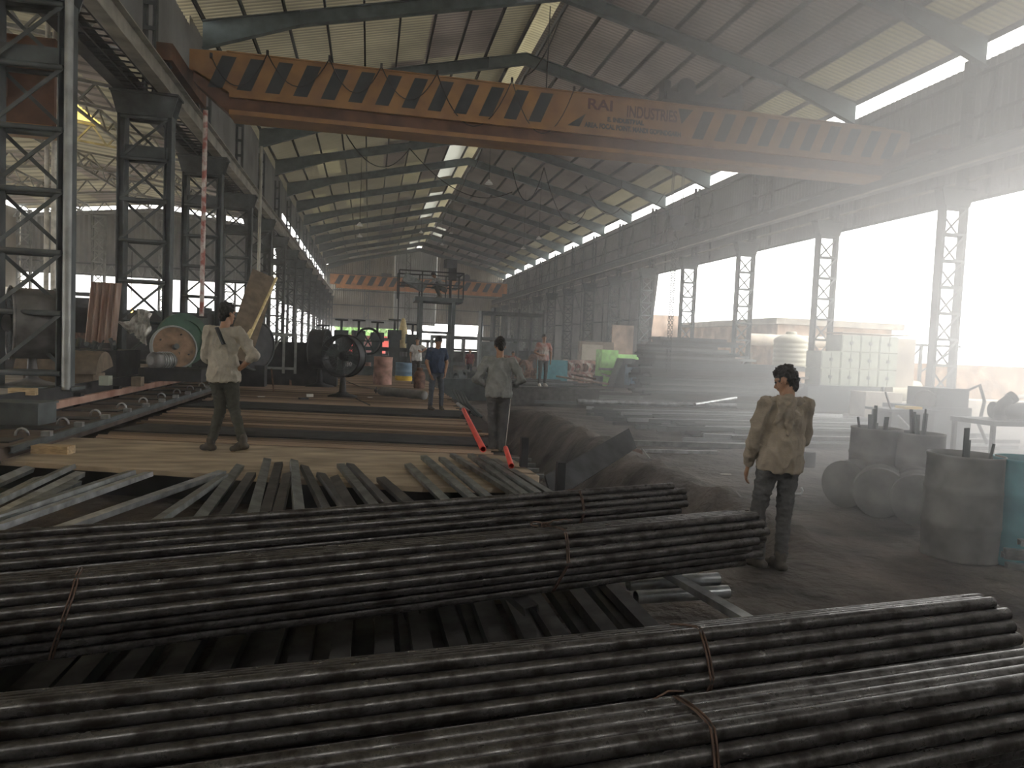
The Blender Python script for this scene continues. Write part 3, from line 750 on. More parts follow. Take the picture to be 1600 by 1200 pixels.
# red pipes on the right edge
def tubething(name, p, q, r, mt, label, cat, group=None, hollow=True, n=12):
    p, q = V(p), V(q); m = MB(); l = (q-p)
    if hollow: m.hollow(p, q, r, r*.82, n)
    else: m.tube(p, q, r, n)
    return thing(name, m, mt, label, cat, group)
tubething('guard_pipe', at(724,640,z=.62), at(755,702,z=.62), .038, 'red', 'long bright red pipe along the right edge of the bar bed', 'pipe')
tubething('guard_pipe', at(790,700,z=.6), at(799,728,z=.6), .03, 'red', 'short bright red pipe end to the right of the standing man', 'pipe')
tubething('steel_tube', at(715,631,z=.62), at(734,644,z=.62), .035, 'galv', 'short shiny tube lying at the top end of the long red pipe', 'pipe')
for i, (px, py) in enumerate(((797,716),(802,724),(806,732),(812,741))):
    p = at(px, py, z=.42); m = MB(); m.box((p.x, p.y, .41), (.55, .06, .04), -.2); thing('cross_bar', m, 'channel', 'pale short cross bar under the short red pipe end, right of the slab', 'bar', 'short cross bars')
m = MB(); p = at(775, 716, z=.29); m.box((p.x+.05, p.y+.1, .14), (.62, .62, .28), -.2); thing('step_block', m, 'deck', 'dark step block the standing man in grey stands on', 'step')
# small bits on the slab and bed
def block(px, py, z, size, rz, mt, label, name='wood_block', cat='wood block'):
    p = at(px, py, z=z); m = MB(); m.box((p.x, p.y, z+size[2]/2), size, rz); return thing(name, m, mt, label, cat)
block(83, 708, DZ, (.40, .16, .09), -.15, 'wood', 'pale wooden block lying on the tan slab near its left end')
block(36, 617, .85, (.34, .14, .10), .1, 'wood', 'short pale wooden block on the left floor below the drum fan')
block(484, 620, DZ, (.16, .10, .07), .2, 'paper', 'small white block on the bars left of the cage fan', 'block', 'block')
block(408, 620, DZ, (.16,.1,.012), .4, 'paper', 'small white scrap lying on the bars to the right of the striding man', 'scrap', 'scrap')
block(474, 624, DZ, (.2,.12,.04), .5, 'steel_dark', 'small dark lump of scrap beside the white block on the bars', 'scrap', 'scrap')
block(578, 621, DZ, (.12,.07,.01), .4, 'paper', 'tiny pale scrap lying right of the cage fan foot', 'scrap', 'scrap')
t = empty('tongs', 'pair of thin steel tongs lying on the bars beside the cage fan', 'tool', at(565,625,z=DZ))
for s in (-1, 1):
    m = MB(); a_, b_, c_ = at(556,622,z=DZ+.02), at(565,627,z=DZ+.02), at(578,633,z=DZ+.02); m.path([a_+V((0,s*.05,0)), b_, c_+V((0,s*.06,0))], .01, 6); part(t, 'arm', m, 'steel')
m = MB(); c_ = at(42, 662, z=.55); m.box((c_.x-.35, c_.y, .69), (1.25, .45, .27), -.1); m.box((c_.x-.35,c_.y,.84),(1.29,.49,.03),-.1)
thing('steel_box', m, 'steel', 'dark grey steel box lying over the conveyor at the left edge of the photo', 'box')
p = at(17, 632, z=.62); m = MB(); m.path([(p.x-.15*math.cos(j*PI/8), p.y, .56+.17*math.sin(j*PI/8)) for j in range(9)], .03, 8)
thing('pipe_bend', m, 'steel', 'grey bent pipe hoop standing at the left end of the orange rail', 'pipe')

# ================================================================= CHANNEL STACK under the pipe bundles
for i, (y, z) in enumerate(((1.5, .1), (3.4, .1), (5.0, .1))):
    m = MB(); m.lohi(-5.2, 1.7, y-.09, y+.09, 0, .16); thing('timber_sleeper', m, 'plank', 'dark timber sleeper under the stacked channels, %s from the camera' % ('nearest','middle','farthest')[i], 'sleeper')
def chan_thing(p, q, w_, h_, mt, label, group, roll=0.0):
    p, q = V(p), V(q); m = MB(); up = V((math.sin(roll), 0, math.cos(roll)))
    m.chan(p, q, w_, h_, .007, up=up); return thing('steel_channel', m, mt, label, 'steel channel', group)
x = -5.1; i = 0
while x < 1.62:
    for lay in (0, 1):
        xx = x + lay*.07 + R.uniform(-.02, .02); z = .162 + lay*.085 + (.0)
        y1 = 4.9 + R.uniform(-.4, .25) + (.7 if x > -.2 else 0); a = R.uniform(-.02, .02)
        chan_thing((xx-a*2, -.4, z), (xx+a*3, y1, z), .10, .055+.02*R.random(), 'channel_dark',
                   'dark steel channel in the %s layer under the pipe bundles' % ('lower','upper')[lay], 'channels in the %s layer of the stack' % ('lower','upper')[lay])
    x += R.choice((.17,.2,.2,.26)); i += 1
# bright edge channel at the right of the stack
pe = at(1046, 903, z=.47); qe = at(1146, 962, z=.47); dd = (pe-qe).normalized()
chan_thing(qe - dd*1.2, pe + dd*2.3, .07, .04, 'galv', 'shiny channel along the right edge of the stack, between the second and third bundle', None)
CH = [(45,736,0,756,1),(62,752,0,784,0),(112,733,0,787,0),(125,744,0,808,1),(119,758,40,797,0),(206,742,0,812,0),(233,744,0,827,1),(347,742,150,812,1),
 (350,748,268,805,0),(374,732,322,800,1),(393,745,360,797,0),(417,722,399,790,1),(436,728,420,790,0),(450,745,440,788,0),(458,724,464,788,1),(474,733,500,786,0),(500,745,528,783,0),
 (524,750,541,780,0),(532,730,572,780,1),(546,730,592,779,0),(595,752,622,776,0),(638,730,682,772,1),(662,717,724,770,0),(690,720,745,766,0),(707,714,790,766,1),(735,714,800,762,1),(752,716,815,758,0),(772,722,830,757,0)]
for i, (ax, ay, bx_, by, br) in enumerate(CH):
    zf = .46 if i < 21 else .52+.015*(i % 2); zf += .0 if i % 2 else .03
    if i in (0,2,5): zf += .03
    zf = (.44+.012*(i % 3)) if i < 21 else (.47+.02*(i % 3)); p = at(ax, ay, z=zf); q = at(bx_, by, z=zf-.004); d_ = (q-p).normalized(); l0 = (q-p).length
    q = p + d_*max(l0, 1.0); 
    far = q + V((d_.x, d_.y, 0)).normalized()*(2.6 if i < 21 else .9); far.z = q.z-.01
    q2 = p.lerp(far, 1.0)
    pos = 'left of the striding man' if i < 9 else ('near the middle of the slab' if i < 21 else 'below the standing man in grey')
    kind_ = 'bright' if br else 'dull grey'
    chan_thing(p, q2, .085 if i < 21 else .075, .045, 'galv' if (br and i < 9) else ('channel' if (br or i < 9 or i > 20) else 'channel_dark'),
       '%s channel sticking out past the rearmost bundle, %s' % (kind_, pos), '%s channels %s' % (kind_, pos), roll=R.uniform(-.35,.35))

# ================================================================= PIPE BUNDLES
def bundle(pl, pr, rot, label, grp, r=.0255, rings=3, ext=.0, seed=1, wires=(), tight=1.0):
    rg = random.Random(seed); pl, pr = V(pl), V(pr)
    t = (pr-pl).normalized(); sd = V((t.y, -t.x, 0)).normalized(); up = sd.cross(t)
    pl = pl - t*ext
    L0 = (pr-pl).length
    me = MB(); me.hollow((0,0,0), (1,0,0), r, r*.84, 14); mesh = me.mesh('steel_pipe', 'pipe')
    ax = Matrix((t, -sd, up)).transposed()
    cells = []
    for a in range(-rings, rings+1):
        for b in range(-rings, rings+1):
            if abs(a+b) <= rings:
                u = (a + b*.5)*2*r; v = b*math.sqrt(3)*r
                cells.append((u*math.cos(rot)-v*math.sin(rot), u*math.sin(rot)+v*math.cos(rot)))
    for u, v in cells:
        o = bpy.data.objects.new('steel_pipe', mesh); COL.objects.link(o)
        e0, e1 = rg.uniform(-.05, .1), rg.uniform(-.13, .06)
        o.location = pl + t*(-e0) + sd*(u*1.02) + up*(v*1.02)
        o.rotation_euler = (ax @ Matrix.Rotation(rg.uniform(0, 6), 3, 'X')).to_euler()
        o.scale = (L0+e0+e1, 1, 1)
        tag(o, label, 'steel pipe', grp)
    for wl, wd, knot in wires:
        c = pl + t*wd; ri = (rings*2+1)*r
        pts = []
        k = 36
        for j in range(k):
            an = 2*PI*j/k
            ph = ((an-rot) % (PI/3))-PI/6
            rad = (rings*2*r)*math.cos(PI/6)/math.cos(ph)+r+.006
            pts.append(c + sd*math.cos(an)*rad + up*math.sin(an)*rad + t*(.05*math.sin(an)))
        w_ = MB(); w_.path(pts, .0042, 6, closed=True); w_.path([p_+t*.012 for p_ in pts], .0042, 6, closed=True)
        if knot is not None:
            an = knot; rad = ri+.0; kc = c + sd*math.cos(an)*rad + up*math.sin(an)*rad
            ou = (sd*math.cos(an)+up*math.sin(an)).normalized(); tn = (-sd*math.sin(an)+up*math.cos(an))
            def sq(*cs): return [kc + ou*a_ + tn*b_ + t*c_ for a_, b_, c_ in cs]
            w_.path([kc+ou*(.0+.008*math.sin(j*.9))+tn*(.03-.0025*j)+t*.018*math.sin(j*1.3) for j in range(26)], .004, 6)
            w_.path([kc+t*.022*math.cos(j*PI/7)+tn*(-.02+.022*math.sin(j*PI/7))+ou*.012 for j in range(14)], .0038, 6, closed=True)
            w_.path(sq((.0,.02,0),(.02,.07,.01),(.03,.11,-.01),(.02,.14,-.02),(.01,.11,-.03),(0,.05,-.02)), .0038, 6)
            w_.path(sq((0,-.03,0),(.02,-.06,.02),(.02,-.09,.08),(.01,-.09,.13)), .0038, 6)
        thing('tie_wire', w_, 'wire', wl, 'wire')
    return t
r_ = .0265; rb = 6*r_*.866+r_
def bz_(px, py, z): return at(px, py, z=z)
T1 = .50
# second-farthest etc. numbered from the camera
bundle(bz_(0, 882, T1+rb), bz_(1052, 788, T1+rb), .25, 'dark pipe in the farthest wire-tied bundle, behind the other three', 'pipes of the farthest bundle', r_, ext=1.0, seed=1,
       wires=(('thin tie wire around the farthest pipe bundle', 4.35, None),))
bundle(bz_(0, 968, T1+rb), bz_(1168, 838, T1+rb), .12, 'dark pipe in the second-farthest bundle, reaching the leg of the man at right', 'pipes of the second-farthest bundle', r_, ext=.8, seed=2,
       wires=(('rusty tie wire around the second-farthest bundle near the middle of the photo', 3.35, PI*.60), ('rusty knotted tie wire at the left end of the second-farthest bundle', 1.02, PI*1.12)))
bundle(bz_(0, 1190, T1+rb+.004), bz_(1552, 990, T1+rb+.004), .30, 'dark pipe in the second bundle from the camera, its ends over bare ground', 'pipes of the second bundle from the camera', r_, ext=.6, seed=3,
       wires=(('thin tie wire around the second bundle from the camera', 2.72, None),))
pl4, pr4 = bz_(250, 1345, T1+rb), bz_(1690, 1090, T1+rb)
bundle(pl4, pr4, .04, 'dark pipe in the bundle nearest to the camera, along the bottom of the photo', 'pipes of the nearest bundle', r_, ext=.5, seed=4,
       wires=(('rusty tie wire with a looped knot around the nearest pipe bundle', 1.83, PI*.93),))
# loose channels at bottom right and right edge
p = at(1515, 1185, z=.30); q = at(1600, 1235, z=.30)
chan_thing(p, q+(q-p)*1.0, .05, .035, 'galv', 'shiny channel end at the bottom right corner, below the nearest bundle', None)
m = MB(); m.lohi(1.75, 4.2, .9, 1.1, 0, .10); thing('timber_sleeper', m, 'plank', 'dark timber sleeper lying on the ground under the right ends of the near bundles', 'sleeper')
for i, (px, py, z) in enumerate(((1592,852,.40),(1570,866,.30),(1566,872,.24),(1572,888,.12))):
    p = at(px, py, z=z); chan_thing(p, p + V((2.6, -1.2, 0)), .07, .05, 'galv', 'pale steel channel in the small stack at the right edge, beside the drums', 'channels stacked at the right edge')
m = MB(); p = at(1580, 890, z=.0); m.box((p.x+.9, p.y-.45, .055), (.2, .9, .11)); thing('timber_sleeper', m, 'plank', 'short sleeper under the small channel stack at the right edge', 'sleeper')
# short tubes poking out under bundle 2
for i, (px, py) in enumerate(((1105,905),(1120,925))):
    p = at(px, py, z=.25+.05*(1-i)); 
    tubething('pipe_offcut', p-V((.6,.05,0)), p+V((.08,0,0)), .045, 'galv', 'shiny short pipe end poking out below the second-farthest bundle, %s one' % ('upper','lower')[i], 'pipe')
# ================================================================= STEEL STOCK ON THE RIGHT
sq = MB(); w_ = .5; sq._add([(0,-w_,0),(0,w_,0),(0,w_,1),(0,-w_,1),(1,-w_,0),(1,w_,0),(1,w_,1),(1,-w_,1),(0,-w_*.8,.1),(0,w_*.8,.1),(0,w_*.8,.9),(0,-w_*.8,.9),(.04,-w_*.8,.1),(.04,w_*.8,.1),(.04,w_*.8,.9),(.04,-w_*.8,.9)],
   [(0,4,5,1),(3,2,6,7),(0,3,7,4),(1,5,6,2),(4,7,6,5),(0,1,9,8),(1,2,10,9),(2,3,11,10),(3,0,8,11),(8,9,13,12),(9,10,14,13),(10,11,15,14),(11,8,12,15),(12,13,14,15)])
sqs = [sq.mesh('square_tube', m) for m in ('steel', 'channel_dark', 'channel', 'galv')]
def stock(x, y, z, L, a, w, h, mi, label, group, tilt=0.):
    o = bpy.data.objects.new('square_tube', sqs[mi]); COL.objects.link(o)
    o.location = (x, y, z); o.rotation_euler = (0, -tilt, a); o.scale = (L, w, h)
    return tag(o, label, 'steel tube', group)
rg = random.Random(21)
for i in range(30):                                    # near, fanned heap
    y = 13.2 + i*.24
    for lay in range(3 if 3 < i < 26 else 2 if i > 1 else 1):
        x0 = 6.3 + .10*i*.2 + rg.uniform(-.5, .9) - .028*(i)*1.0 + (.9-i*.05 if i < 12 else .3)
        stock(x0, y + rg.uniform(-.03,.03), .005+.088*lay, rg.uniform(6.0, 7.4), rg.uniform(-.012, .03), .08, .085, rg.choice((0,0,0,1,2)) if rg.random() < .88 else 3,
              'grey square tube in the low fanned heap behind the man at right', 'tubes in the low heap')
for lay in range(26):                                  # tall stack
    step = 1 - lay/30
    for dpt in range(3):
        z = .02+.092*lay
        x0 = 9.0 + rg.uniform(-.25, .35) + (.35 if lay > 22 else 0) + lay*.01
        L = (5.2 if lay < 17 else 3.2-.12*(lay-17)) + rg.uniform(-.3, .5) + (26-lay)*.03
        stock(x0 - .15*dpt*0, 22.6+dpt*.55+rg.uniform(-.06,.06), z, L, rg.uniform(-.008, .012), .10, .088, rg.choice((0,1,0,1,2)),
              'dark square tube in the tall layered stack beside the lifting chain', 'tubes in the tall stack')
for i in range(26):                                    # low stacks toward the middle
    y = 21.6 + i*.42
    for lay in range(2+(i*7) % 4):
        if y > 24.5 and lay > 3: continue
        x0 = 5.2 + rg.uniform(-.35, .6) + (i % 5)*.12
        stock(x0, y, .01+.1*lay, rg.uniform(3.0, 3.7), rg.uniform(-.02, .05), .10, .095, rg.choice((0,1,1,2)),
              'dark square tube in the low stacks around the patterned-shirt man', 'tubes in the low stacks')
pz = at(868, 605, z=.62); m = MB(); m.box((pz.x, pz.y+.1, .59), (3.2, .5, .06), .03); m.box((pz.x, pz.y+.2, .28), (2.9, .6, .56), .03)
thing('plate_stack', m, 'channel_dark', 'dark stack of plates on which the man in the patterned shirt stands', 'steel plates')
for i, (a_, b_, mt, lb, rr3) in enumerate((((902,627,.62),(1150,634,.62),'galv','long pale pipe lying on top of the low fanned heap',.055),
        ((1085,632,.65),(1150,622,.75),'galv','short pale pipe crossing the long one on the low fanned heap',.04),
        ((895,570,.75),(952,588,.6),'galv','pale tube slanting across the low stacks left of the green machine',.04),
        ((885,567,.7),(940,584,.55),'galv','second pale tube slanting beside the one left of the green machine',.035),
        ((858,578,.5),(930,592,.45),'rust','long rusty tube slanting behind the man in the patterned shirt',.05),
        ((870,588,.45),(950,600,.4),'brownplate','long tan strip slanting down right of the man in the patterned shirt',.05),
        ((930,585,.55),(1000,593,.5),'channel','flat grey bar on the low stacks below the green machine',.06),
        ((820,616,.35),(925,618,.35),'channel','long pale bar resting at the front of the low stacks',.06))):
    tubething('steel_pipe' if mt == 'galv' else 'steel_bar', at(*a_[:2], z=a_[2]), at(*b_[:2], z=b_[2]), rr3, mt, lb, 'pipe', hollow=False)
for i, (a_, b_, r3, lb) in enumerate((((985,692,.06),(1165,697,.06),.05,'long dark square bar lying on bare ground in front of the fanned heap'),
        ((992,704,.05),(1120,707,.05),.03,'thin pale bar lying on bare ground beside the leaning plate'))):
    m = MB(); m.bar(at(*a_[:2], z=a_[2]), at(*b_[:2], z=b_[2]), r3*2); thing('steel_bar', m, 'channel' if i == 0 else 'galv', lb, 'bar')
# leaning plate, posts, brick, shovel at the trench
m = MB(); cs_ = [at(850,745,y=8.7), at(862,785,y=8.4), at(993,701,y=9.8), at(981,671,y=10.1)]
nn = (cs_[1]-cs_[0]).cross(cs_[3]-cs_[0]).normalized()*.03
m._add(cs_+[c+nn for c in cs_], [(0,1,2,3),(7,6,5,4),(0,4,5,1),(1,5,6,2),(2,6,7,3),(3,7,4,0)]); thing('leaning_plate', m, 'steel_dark', 'wide dark steel plate leaning out of the trench onto its earth bank', 'plate')
for i, (px, yt, yb, lb) in enumerate(((817,683,745,'dark square post standing in the trench right of the red pipe end'),(875,722,758,'short dark post standing in the trench before the leaning plate'))):
    b_ = at(px, yb, y=8.2 if i == 0 else 7.2); t_ = at(px, yt, y=8.2 if i == 0 else 7.2)
    m = MB(); m.bar((b_.x, b_.y, -.9), (b_.x, b_.y, t_.z), .085, .085, up=(0,1,0)); m.lohi(b_.x-.16, b_.x+.16, b_.y-.14, b_.y+.14, -.9, -.55 if i else -.25); thing('square_post', m, 'steel_dark', lb, 'post')
block(987, 711, 0, (.34, .2, .10), -.15, 'rust', 'rusty orange brick lying beside the leaning plate', 'brick', 'brick')
t = empty('hand_tool', 'small tool with a thin handle lying on the ground right of the leaning plate', 'tool', at(1022,722,z=0))
a_, b_ = at(1003,701,z=.12), at(1016,718,z=.05)
m = MB(); m.tube(a_, b_, .016, 6); part(t, 'handle', m, 'steel_light')
m = MB(); c_ = at(1022,722,z=.04); m.box(c_, (.16,.1,.05), .4); part(t, 'head', m, 'steel')
block(1134, 742, 0, (.16, .05, .015), -.2, 'paper', 'small pale scrap lying on the bare ground left of the man at right', 'scrap', 'scrap')
p = at(1249, 774, z=0); m = MB(); m.path([p+V((-.12,0,.02)), p+V((.02,0,.02)), p+V((.06,.02,.06)), p+V((.04,.03,.1))], .015, 6); thing('bent_rod', m, 'galv', 'small bent rod on the ground just right of the man at right', 'rod')
p = at(1263, 730, z=0); m = MB(); m.lathe(p, [(.10,0),(.11,.02),(.11,.25),(.10,.27)], 14); thing('bucket', m, 'steel_dark', 'small dark can on the ground behind the man at right', 'can')

# --- drums
def drum_mb(c, axis, r=.29, L=.88, n=28, open_=False):
    m = MB(); pr = [(r*.97,0),(r,.0),(r,.02),(r*.985,.04)]
    for k in (1/3, 2/3): pr += [(r*.985,L*k-.03),(r*1.02,L*k),(r*.985,L*k+.03)]
    pr += [(r*.985,L-.04),(r,L-.02),(r,L),(r*.96,L),(r*.95,L-.03),(.01,L-.03)]
    if open_: pr = pr[:-2] + [(r*.94, L*k) for k in (.95,.85,.7,.66,.5,.36,.3,.2,.12)] + [(r*.94,.05),(.01,.05)]
    m.lathe(c, pr, n, axis, capends=True); return m
for i, (px, py, lb) in enumerate(((1322,784,'grimy drum lying on its side, leftmost of the three lying drums'),(1372,800,'dark drum lying on its side, the middle one of the three lying drums'),(1432,813,'dark drum lying on its side, next to the tall standing drum'))):
    p = at(px, py+8, z=0); ax = V((.62, .78, 0)).normalized() if i else V((.9,.43,0)).normalized()
    c = V((p.x, p.y, .30)) - ax*.1
    ob = thing('oil_drum', drum_mb(c, ax, .295), 'drum', lb, 'drum', 'lying drums')
def rodsin(c, h, n, seed, r=.22):
    rg2 = random.Random(seed); out = []
    for k in range(n):
        an = rg2.uniform(0, 2*PI); rr4 = rg2.uniform(.02, r*.7)
        b_ = c + V((rr4*math.cos(an)*.3, rr4*math.sin(an)*.3, .08)); t_ = c + V((rr4*math.cos(an)*1.2, rr4*math.sin(an)*1.2, h+rg2.uniform(.06,.32)))
        m = MB(); m.bar(b_, t_, rg2.choice((.02,.03,.05)), rg2.choice((.015,.025))); out.append(m)
    return out
for i, (px, py, h, r, mt, lb) in enumerate(((1369,812,1.0,.31,'drum','standing grey drum full of rods, behind the leftmost lying drum'),(1432,812,.98,.30,'drum','standing grey drum full of rods, between the lying drums and the bench'),
        (1497,868,1.0,.335,'drum','tall dented standing drum, largest in front at the right'),(1602,880,1.0,.33,'teal','bluish standing drum cut off by the right edge of the photo'))):
    p = at(px, py, z=0)
    if i < 2: p = at((1370,1437)[i], (668,676)[i], z=h); p.z = 0
    t = empty('oil_drum', lb, 'drum', p, group='standing drums')
    m = drum_mb((p.x, p.y, 0), (0,0,1), r, h, 20, True)
    m.v = [(v[0]+.02*noise.noise(V((v[0]*2, v[1]*2, v[2]*3))), v[1]+.03*noise.noise(V((v[0]*3, v[2]*2, 5))), v[2]) for v in m.v]
    part(t, 'body', m, mt)
    for q_ in rodsin(V((p.x, p.y, 0)), h, (7,8,4,6)[i], i+3, r):
        thing('scrap_bar', q_, 'steel', 'thin scrap bar sticking up out of a standing drum at the right', 'scrap bar', 'bars standing in the drums')
# bench with pipe elbow, behind the drums
pb = at(1560, 700, y=10.4)
t = empty('work_bench', 'dark work bench behind the standing drums at the right edge', 'bench', (pb.x, 10.4, 0))
m = MB(); m.lohi(pb.x-.55, pb.x+1.6, 10.0, 10.9, .86, .94); part(t, 'top', m, 'steel')
for dx in (-.5, 1.5):
    for yy in (10.05, 10.85): m = MB(); m.lohi(pb.x+dx-.03, pb.x+dx+.03, yy-.03, yy+.03, 0, .86); part(t, 'leg', m, 'steel_dark')
e = at(1561, 664, y=10.3); m = MB()
m.path([V((e.x, 10.3, 1.0)), V((e.x-.03, 10.3, 1.12)), V((e.x+.01,10.28,1.22)), V((e.x+.08, 10.26, 1.28)), V((e.x+.16,10.25,1.33))], .085, 14); m.tube((e.x+.13,10.26,1.31),(e.x+.2,10.24,1.36),.105,16)
m.tube((e.x,10.3,.94),(e.x,10.3,1.02),.10,16)
thing('pipe_elbow', m, 'drum', 'fat flanged pipe elbow standing on the work bench', 'pipe elbow')
m = MB(); m.tube((e.x+.15, 10.6, 1.09), (e.x+1.2, 10.4, 1.09), .15, 20); thing('pipe_offcut', m, 'drum', 'thick grey pipe lying on the work bench behind the elbow', 'pipe')
# tool trolley at the foot of the near right column
p = at(1408, 672, z=.45)
t = empty('tool_trolley', 'dark tool trolley with a bright yellow item on top, before the nearest right column', 'trolley', (p.x, p.y, 0))
m = MB(); m.box((p.x, p.y, .45), (1.0, .6, .8)); part(t, 'body', m, 'steel_dark')
m = MB(); m.box((p.x, p.y, .88), (1.25, .7, .05)); part(t, 'top', m, 'steel')
m = MB(); m.lohi(p.x-.1, p.x+.3, p.y-.2, p.y+.1, .905, .96); thing('yellow_case', m, 'yellow', 'bright yellow case lying on the dark tool trolley', 'case')
m = MB(); m.tube((p.x-.45,p.y-.2,.9),(p.x-.6,p.y-.2,1.25),.02,6); thing('lever', m, 'steel_dark', 'dark lever sticking up from the left end of the tool trolley', 'lever')
m = MB(); m.bar(at(1403,649,y=p.y-.4), at(1424,671,y=p.y-.8), .03); thing('bright_rod', m, 'galv', 'bright rod slanting down in front of the tool trolley', 'rod')
# machine mass around the near right column
p = at(1460, 690, y=13.2)
t = empty('scrap_machine', 'dusty grey machine with hoses at the foot of the nearest right column', 'machine', (p.x, 13.2, 0))
m = MB(); m.lohi(p.x-.7, p.x+.6, 12.9, 14.0, 0, .95); m.lohi(p.x-.25, p.x+.55, 12.95, 13.8, .95, 1.35); part(t, 'body', m, 'steel')
m = MB(); m.tube((p.x-.5, 13.0, 1.1), (p.x+.1, 13.6, 1.1), .2, 14); part(t, 'motor', m, 'drum')
m = MB(); m.path([(p.x+.5,13.0,1.3),(p.x+.75,12.9,1.45),(p.x+.9,12.9,1.1),(p.x+.8,12.9,.6),(p.x+.95,12.8,.2)], .035, 8); part(t, 'hose', m, 'rubber')
# --- low tank, block, cabinets
a_ = at(1255, 645, z=0); b_ = at(1338, 650, z=0)
m = MB(); m.lohi(15.2, 18.1, 22.4, 23.9, 0, .95); thing('low_platform', m, 'steel', 'long grey low platform under the stacked cabinets', 'platform')
p = at(1368, 652, z=0); m = MB(); m.box((p.x+.2, p.y+.3, .42), (1.3, .9, .84), -.1); thing('concrete_block', m, 'plaster', 'tan concrete block beside the low platform', 'block')
cx = at(1340, 570, y=24.2)
for r_i in range(3):
    for c_i in range(4):
        if c_i == 0 and r_i == 2: continue
        x0 = 15.85+c_i*.78; z0 = .95+r_i*.62
        pos = '%s row, %s column' % (('bottom','middle','top')[r_i], ('first','second','third','fourth')[c_i])
        t = empty('steel_cabinet', 'grey-green stacked cabinet, %s from the left' % pos, 'cabinet', (x0+.37, 23.0, z0), group='stacked cabinets')
        m = MB(); m.lohi(x0, x0+.76, 22.7, 23.6, z0, z0+.6); part(t, 'body', m, 'panelbox')
        for k in (0, 1):
            m = MB(); m.lohi(x0+.03+.37*k, x0+.36+.37*k, 22.68, 22.70, z0+.04, z0+.56); part(t, 'door', m, 'panelbox')
        m = MB(); m.lohi(x0+.32, x0+.44, 22.66, 22.68, z0+.25, z0+.36); part(t, 'latch', m, 'steel')
m = MB(); m.lohi(15.8+3.15, 15.8+3.9, 22.7, 23.6, .95, 2.75); thing('tall_cabinet', m, 'plaster', 'tall cream cabinet at the right end of the cabinet stack', 'cabinet')
m = MB(); m.lohi(16.6, 19.6, 22.65, 23.65, 2.84, 2.88); thing('cover_sheet', m, 'plaster', 'thin sheet laid over the top of the cabinet stack', 'sheet')
# ================================================================= OUTSIDE ON THE RIGHT
t = empty('yard_building', 'pale flat-roofed building standing outside beyond the open right side', 'building', (27, 44, 0))
m = MB(); m.lohi(22.6, 30, 36.5, 56, 0, 3.75); part(t, 'wall', m, 'plasterpink')
m = MB(); m.lohi(22.2, 30.4, 36.0, 56.5, 3.75, 4.1); part(t, 'roof_slab', m, 'conc')
for yy in (39, 44, 50):
    q = MB(); q.lohi(22.55, 22.62, yy, yy+1.1, 0, 2.1); part(t, 'door', q, 'conc')
q = MB(); q.lohi(24, 29, 36.42, 36.5, 1.2, 2.4); part(t, 'window', q, 'conc')
m = MB(); m.lohi(32, 32.4, -5, 120, -.05, 1.9); thing('boundary_wall', m, 'plasterpink', 'long pale boundary wall outside along the open right side', 'wall')
m = MB(); m.lohi(21.0, 24.5, 22, 23, -.05, .6); m.lohi(20.5, 30, 16.9, 17.2, -.05, .75); thing('low_wall', m, 'plaster', 'low weathered concrete kerb wall outside behind the near right column', 'wall')
for i in range(5):
    tubething('yard_pipe', (21.5+i*.8, 20-i*.6, .9-.04*i), (29, 17.9+i*.9, .8+.06*i), .06, 'plaster', 'pale long pipe lying loose outside behind the near right column', 'pipe', 'loose pipes in the yard', False)
# tank on its frame
p = at(1233, 575, y=27); X, Y = p.x, 27.0
t = empty('water_tank', 'cream ribbed plastic water tank standing on a steel frame', 'water tank', (X, Y, p.z))
m = MB(); pr = [(.5,0)]; 
for k in range(6): pr += [(.66,.04+.2*k),(.69,.10+.2*k),(.69,.16+.2*k),(.66,.22+.2*k)]
pr += [(.62,1.26),(.4,1.38),(.2,1.42)]; m.lathe((X,Y,p.z), pr, 28); part(t, 'body', m, 'tank')
m = MB(); m.lathe((X,Y,p.z+1.40), [(.22,0),(.22,.1),(.18,.13)], 20); part(t, 'lid', m, 'tank')
zt = p.z; t = empty('tank_stand', 'dark braced steel stand below the cream water tank', 'stand', (X, Y, 0))
m = MB(); m.lohi(X-1.5, X+.9, Y-.8, Y+.8, zt-.12, zt); part(t, 'deck', m, 'steel')
for x_ in (X-1.4, X-.3, X+.8):
    for y_ in (Y-.75, Y+.75): m = MB(); m.lohi(x_-.06, x_+.06, y_-.06, y_+.06, 0, zt-.12); part(t, 'leg', m, 'steel')
m = MB()
for x_ in (X-1.4, X-.3): m.bar((x_, Y-.75, .1), (x_+1.1, Y-.75, zt-.2), .07); m.bar((x_+1.1, Y-.75, .1), (x_, Y-.75, zt-.2), .07)
part(t, 'brace', m, 'steel')
p = at(1170, 622, y=24.4); m = MB(); m.box((p.x+.2, 24.5, p.z-.2), (1.6, .9, .25), .05); m.lohi(p.x-.4, p.x+.8, 24.2, 24.8, 0, p.z-.3); thing('pallet_stack', m, 'plaster', 'pale heap of sheets behind the head of the man at right', 'sheets')
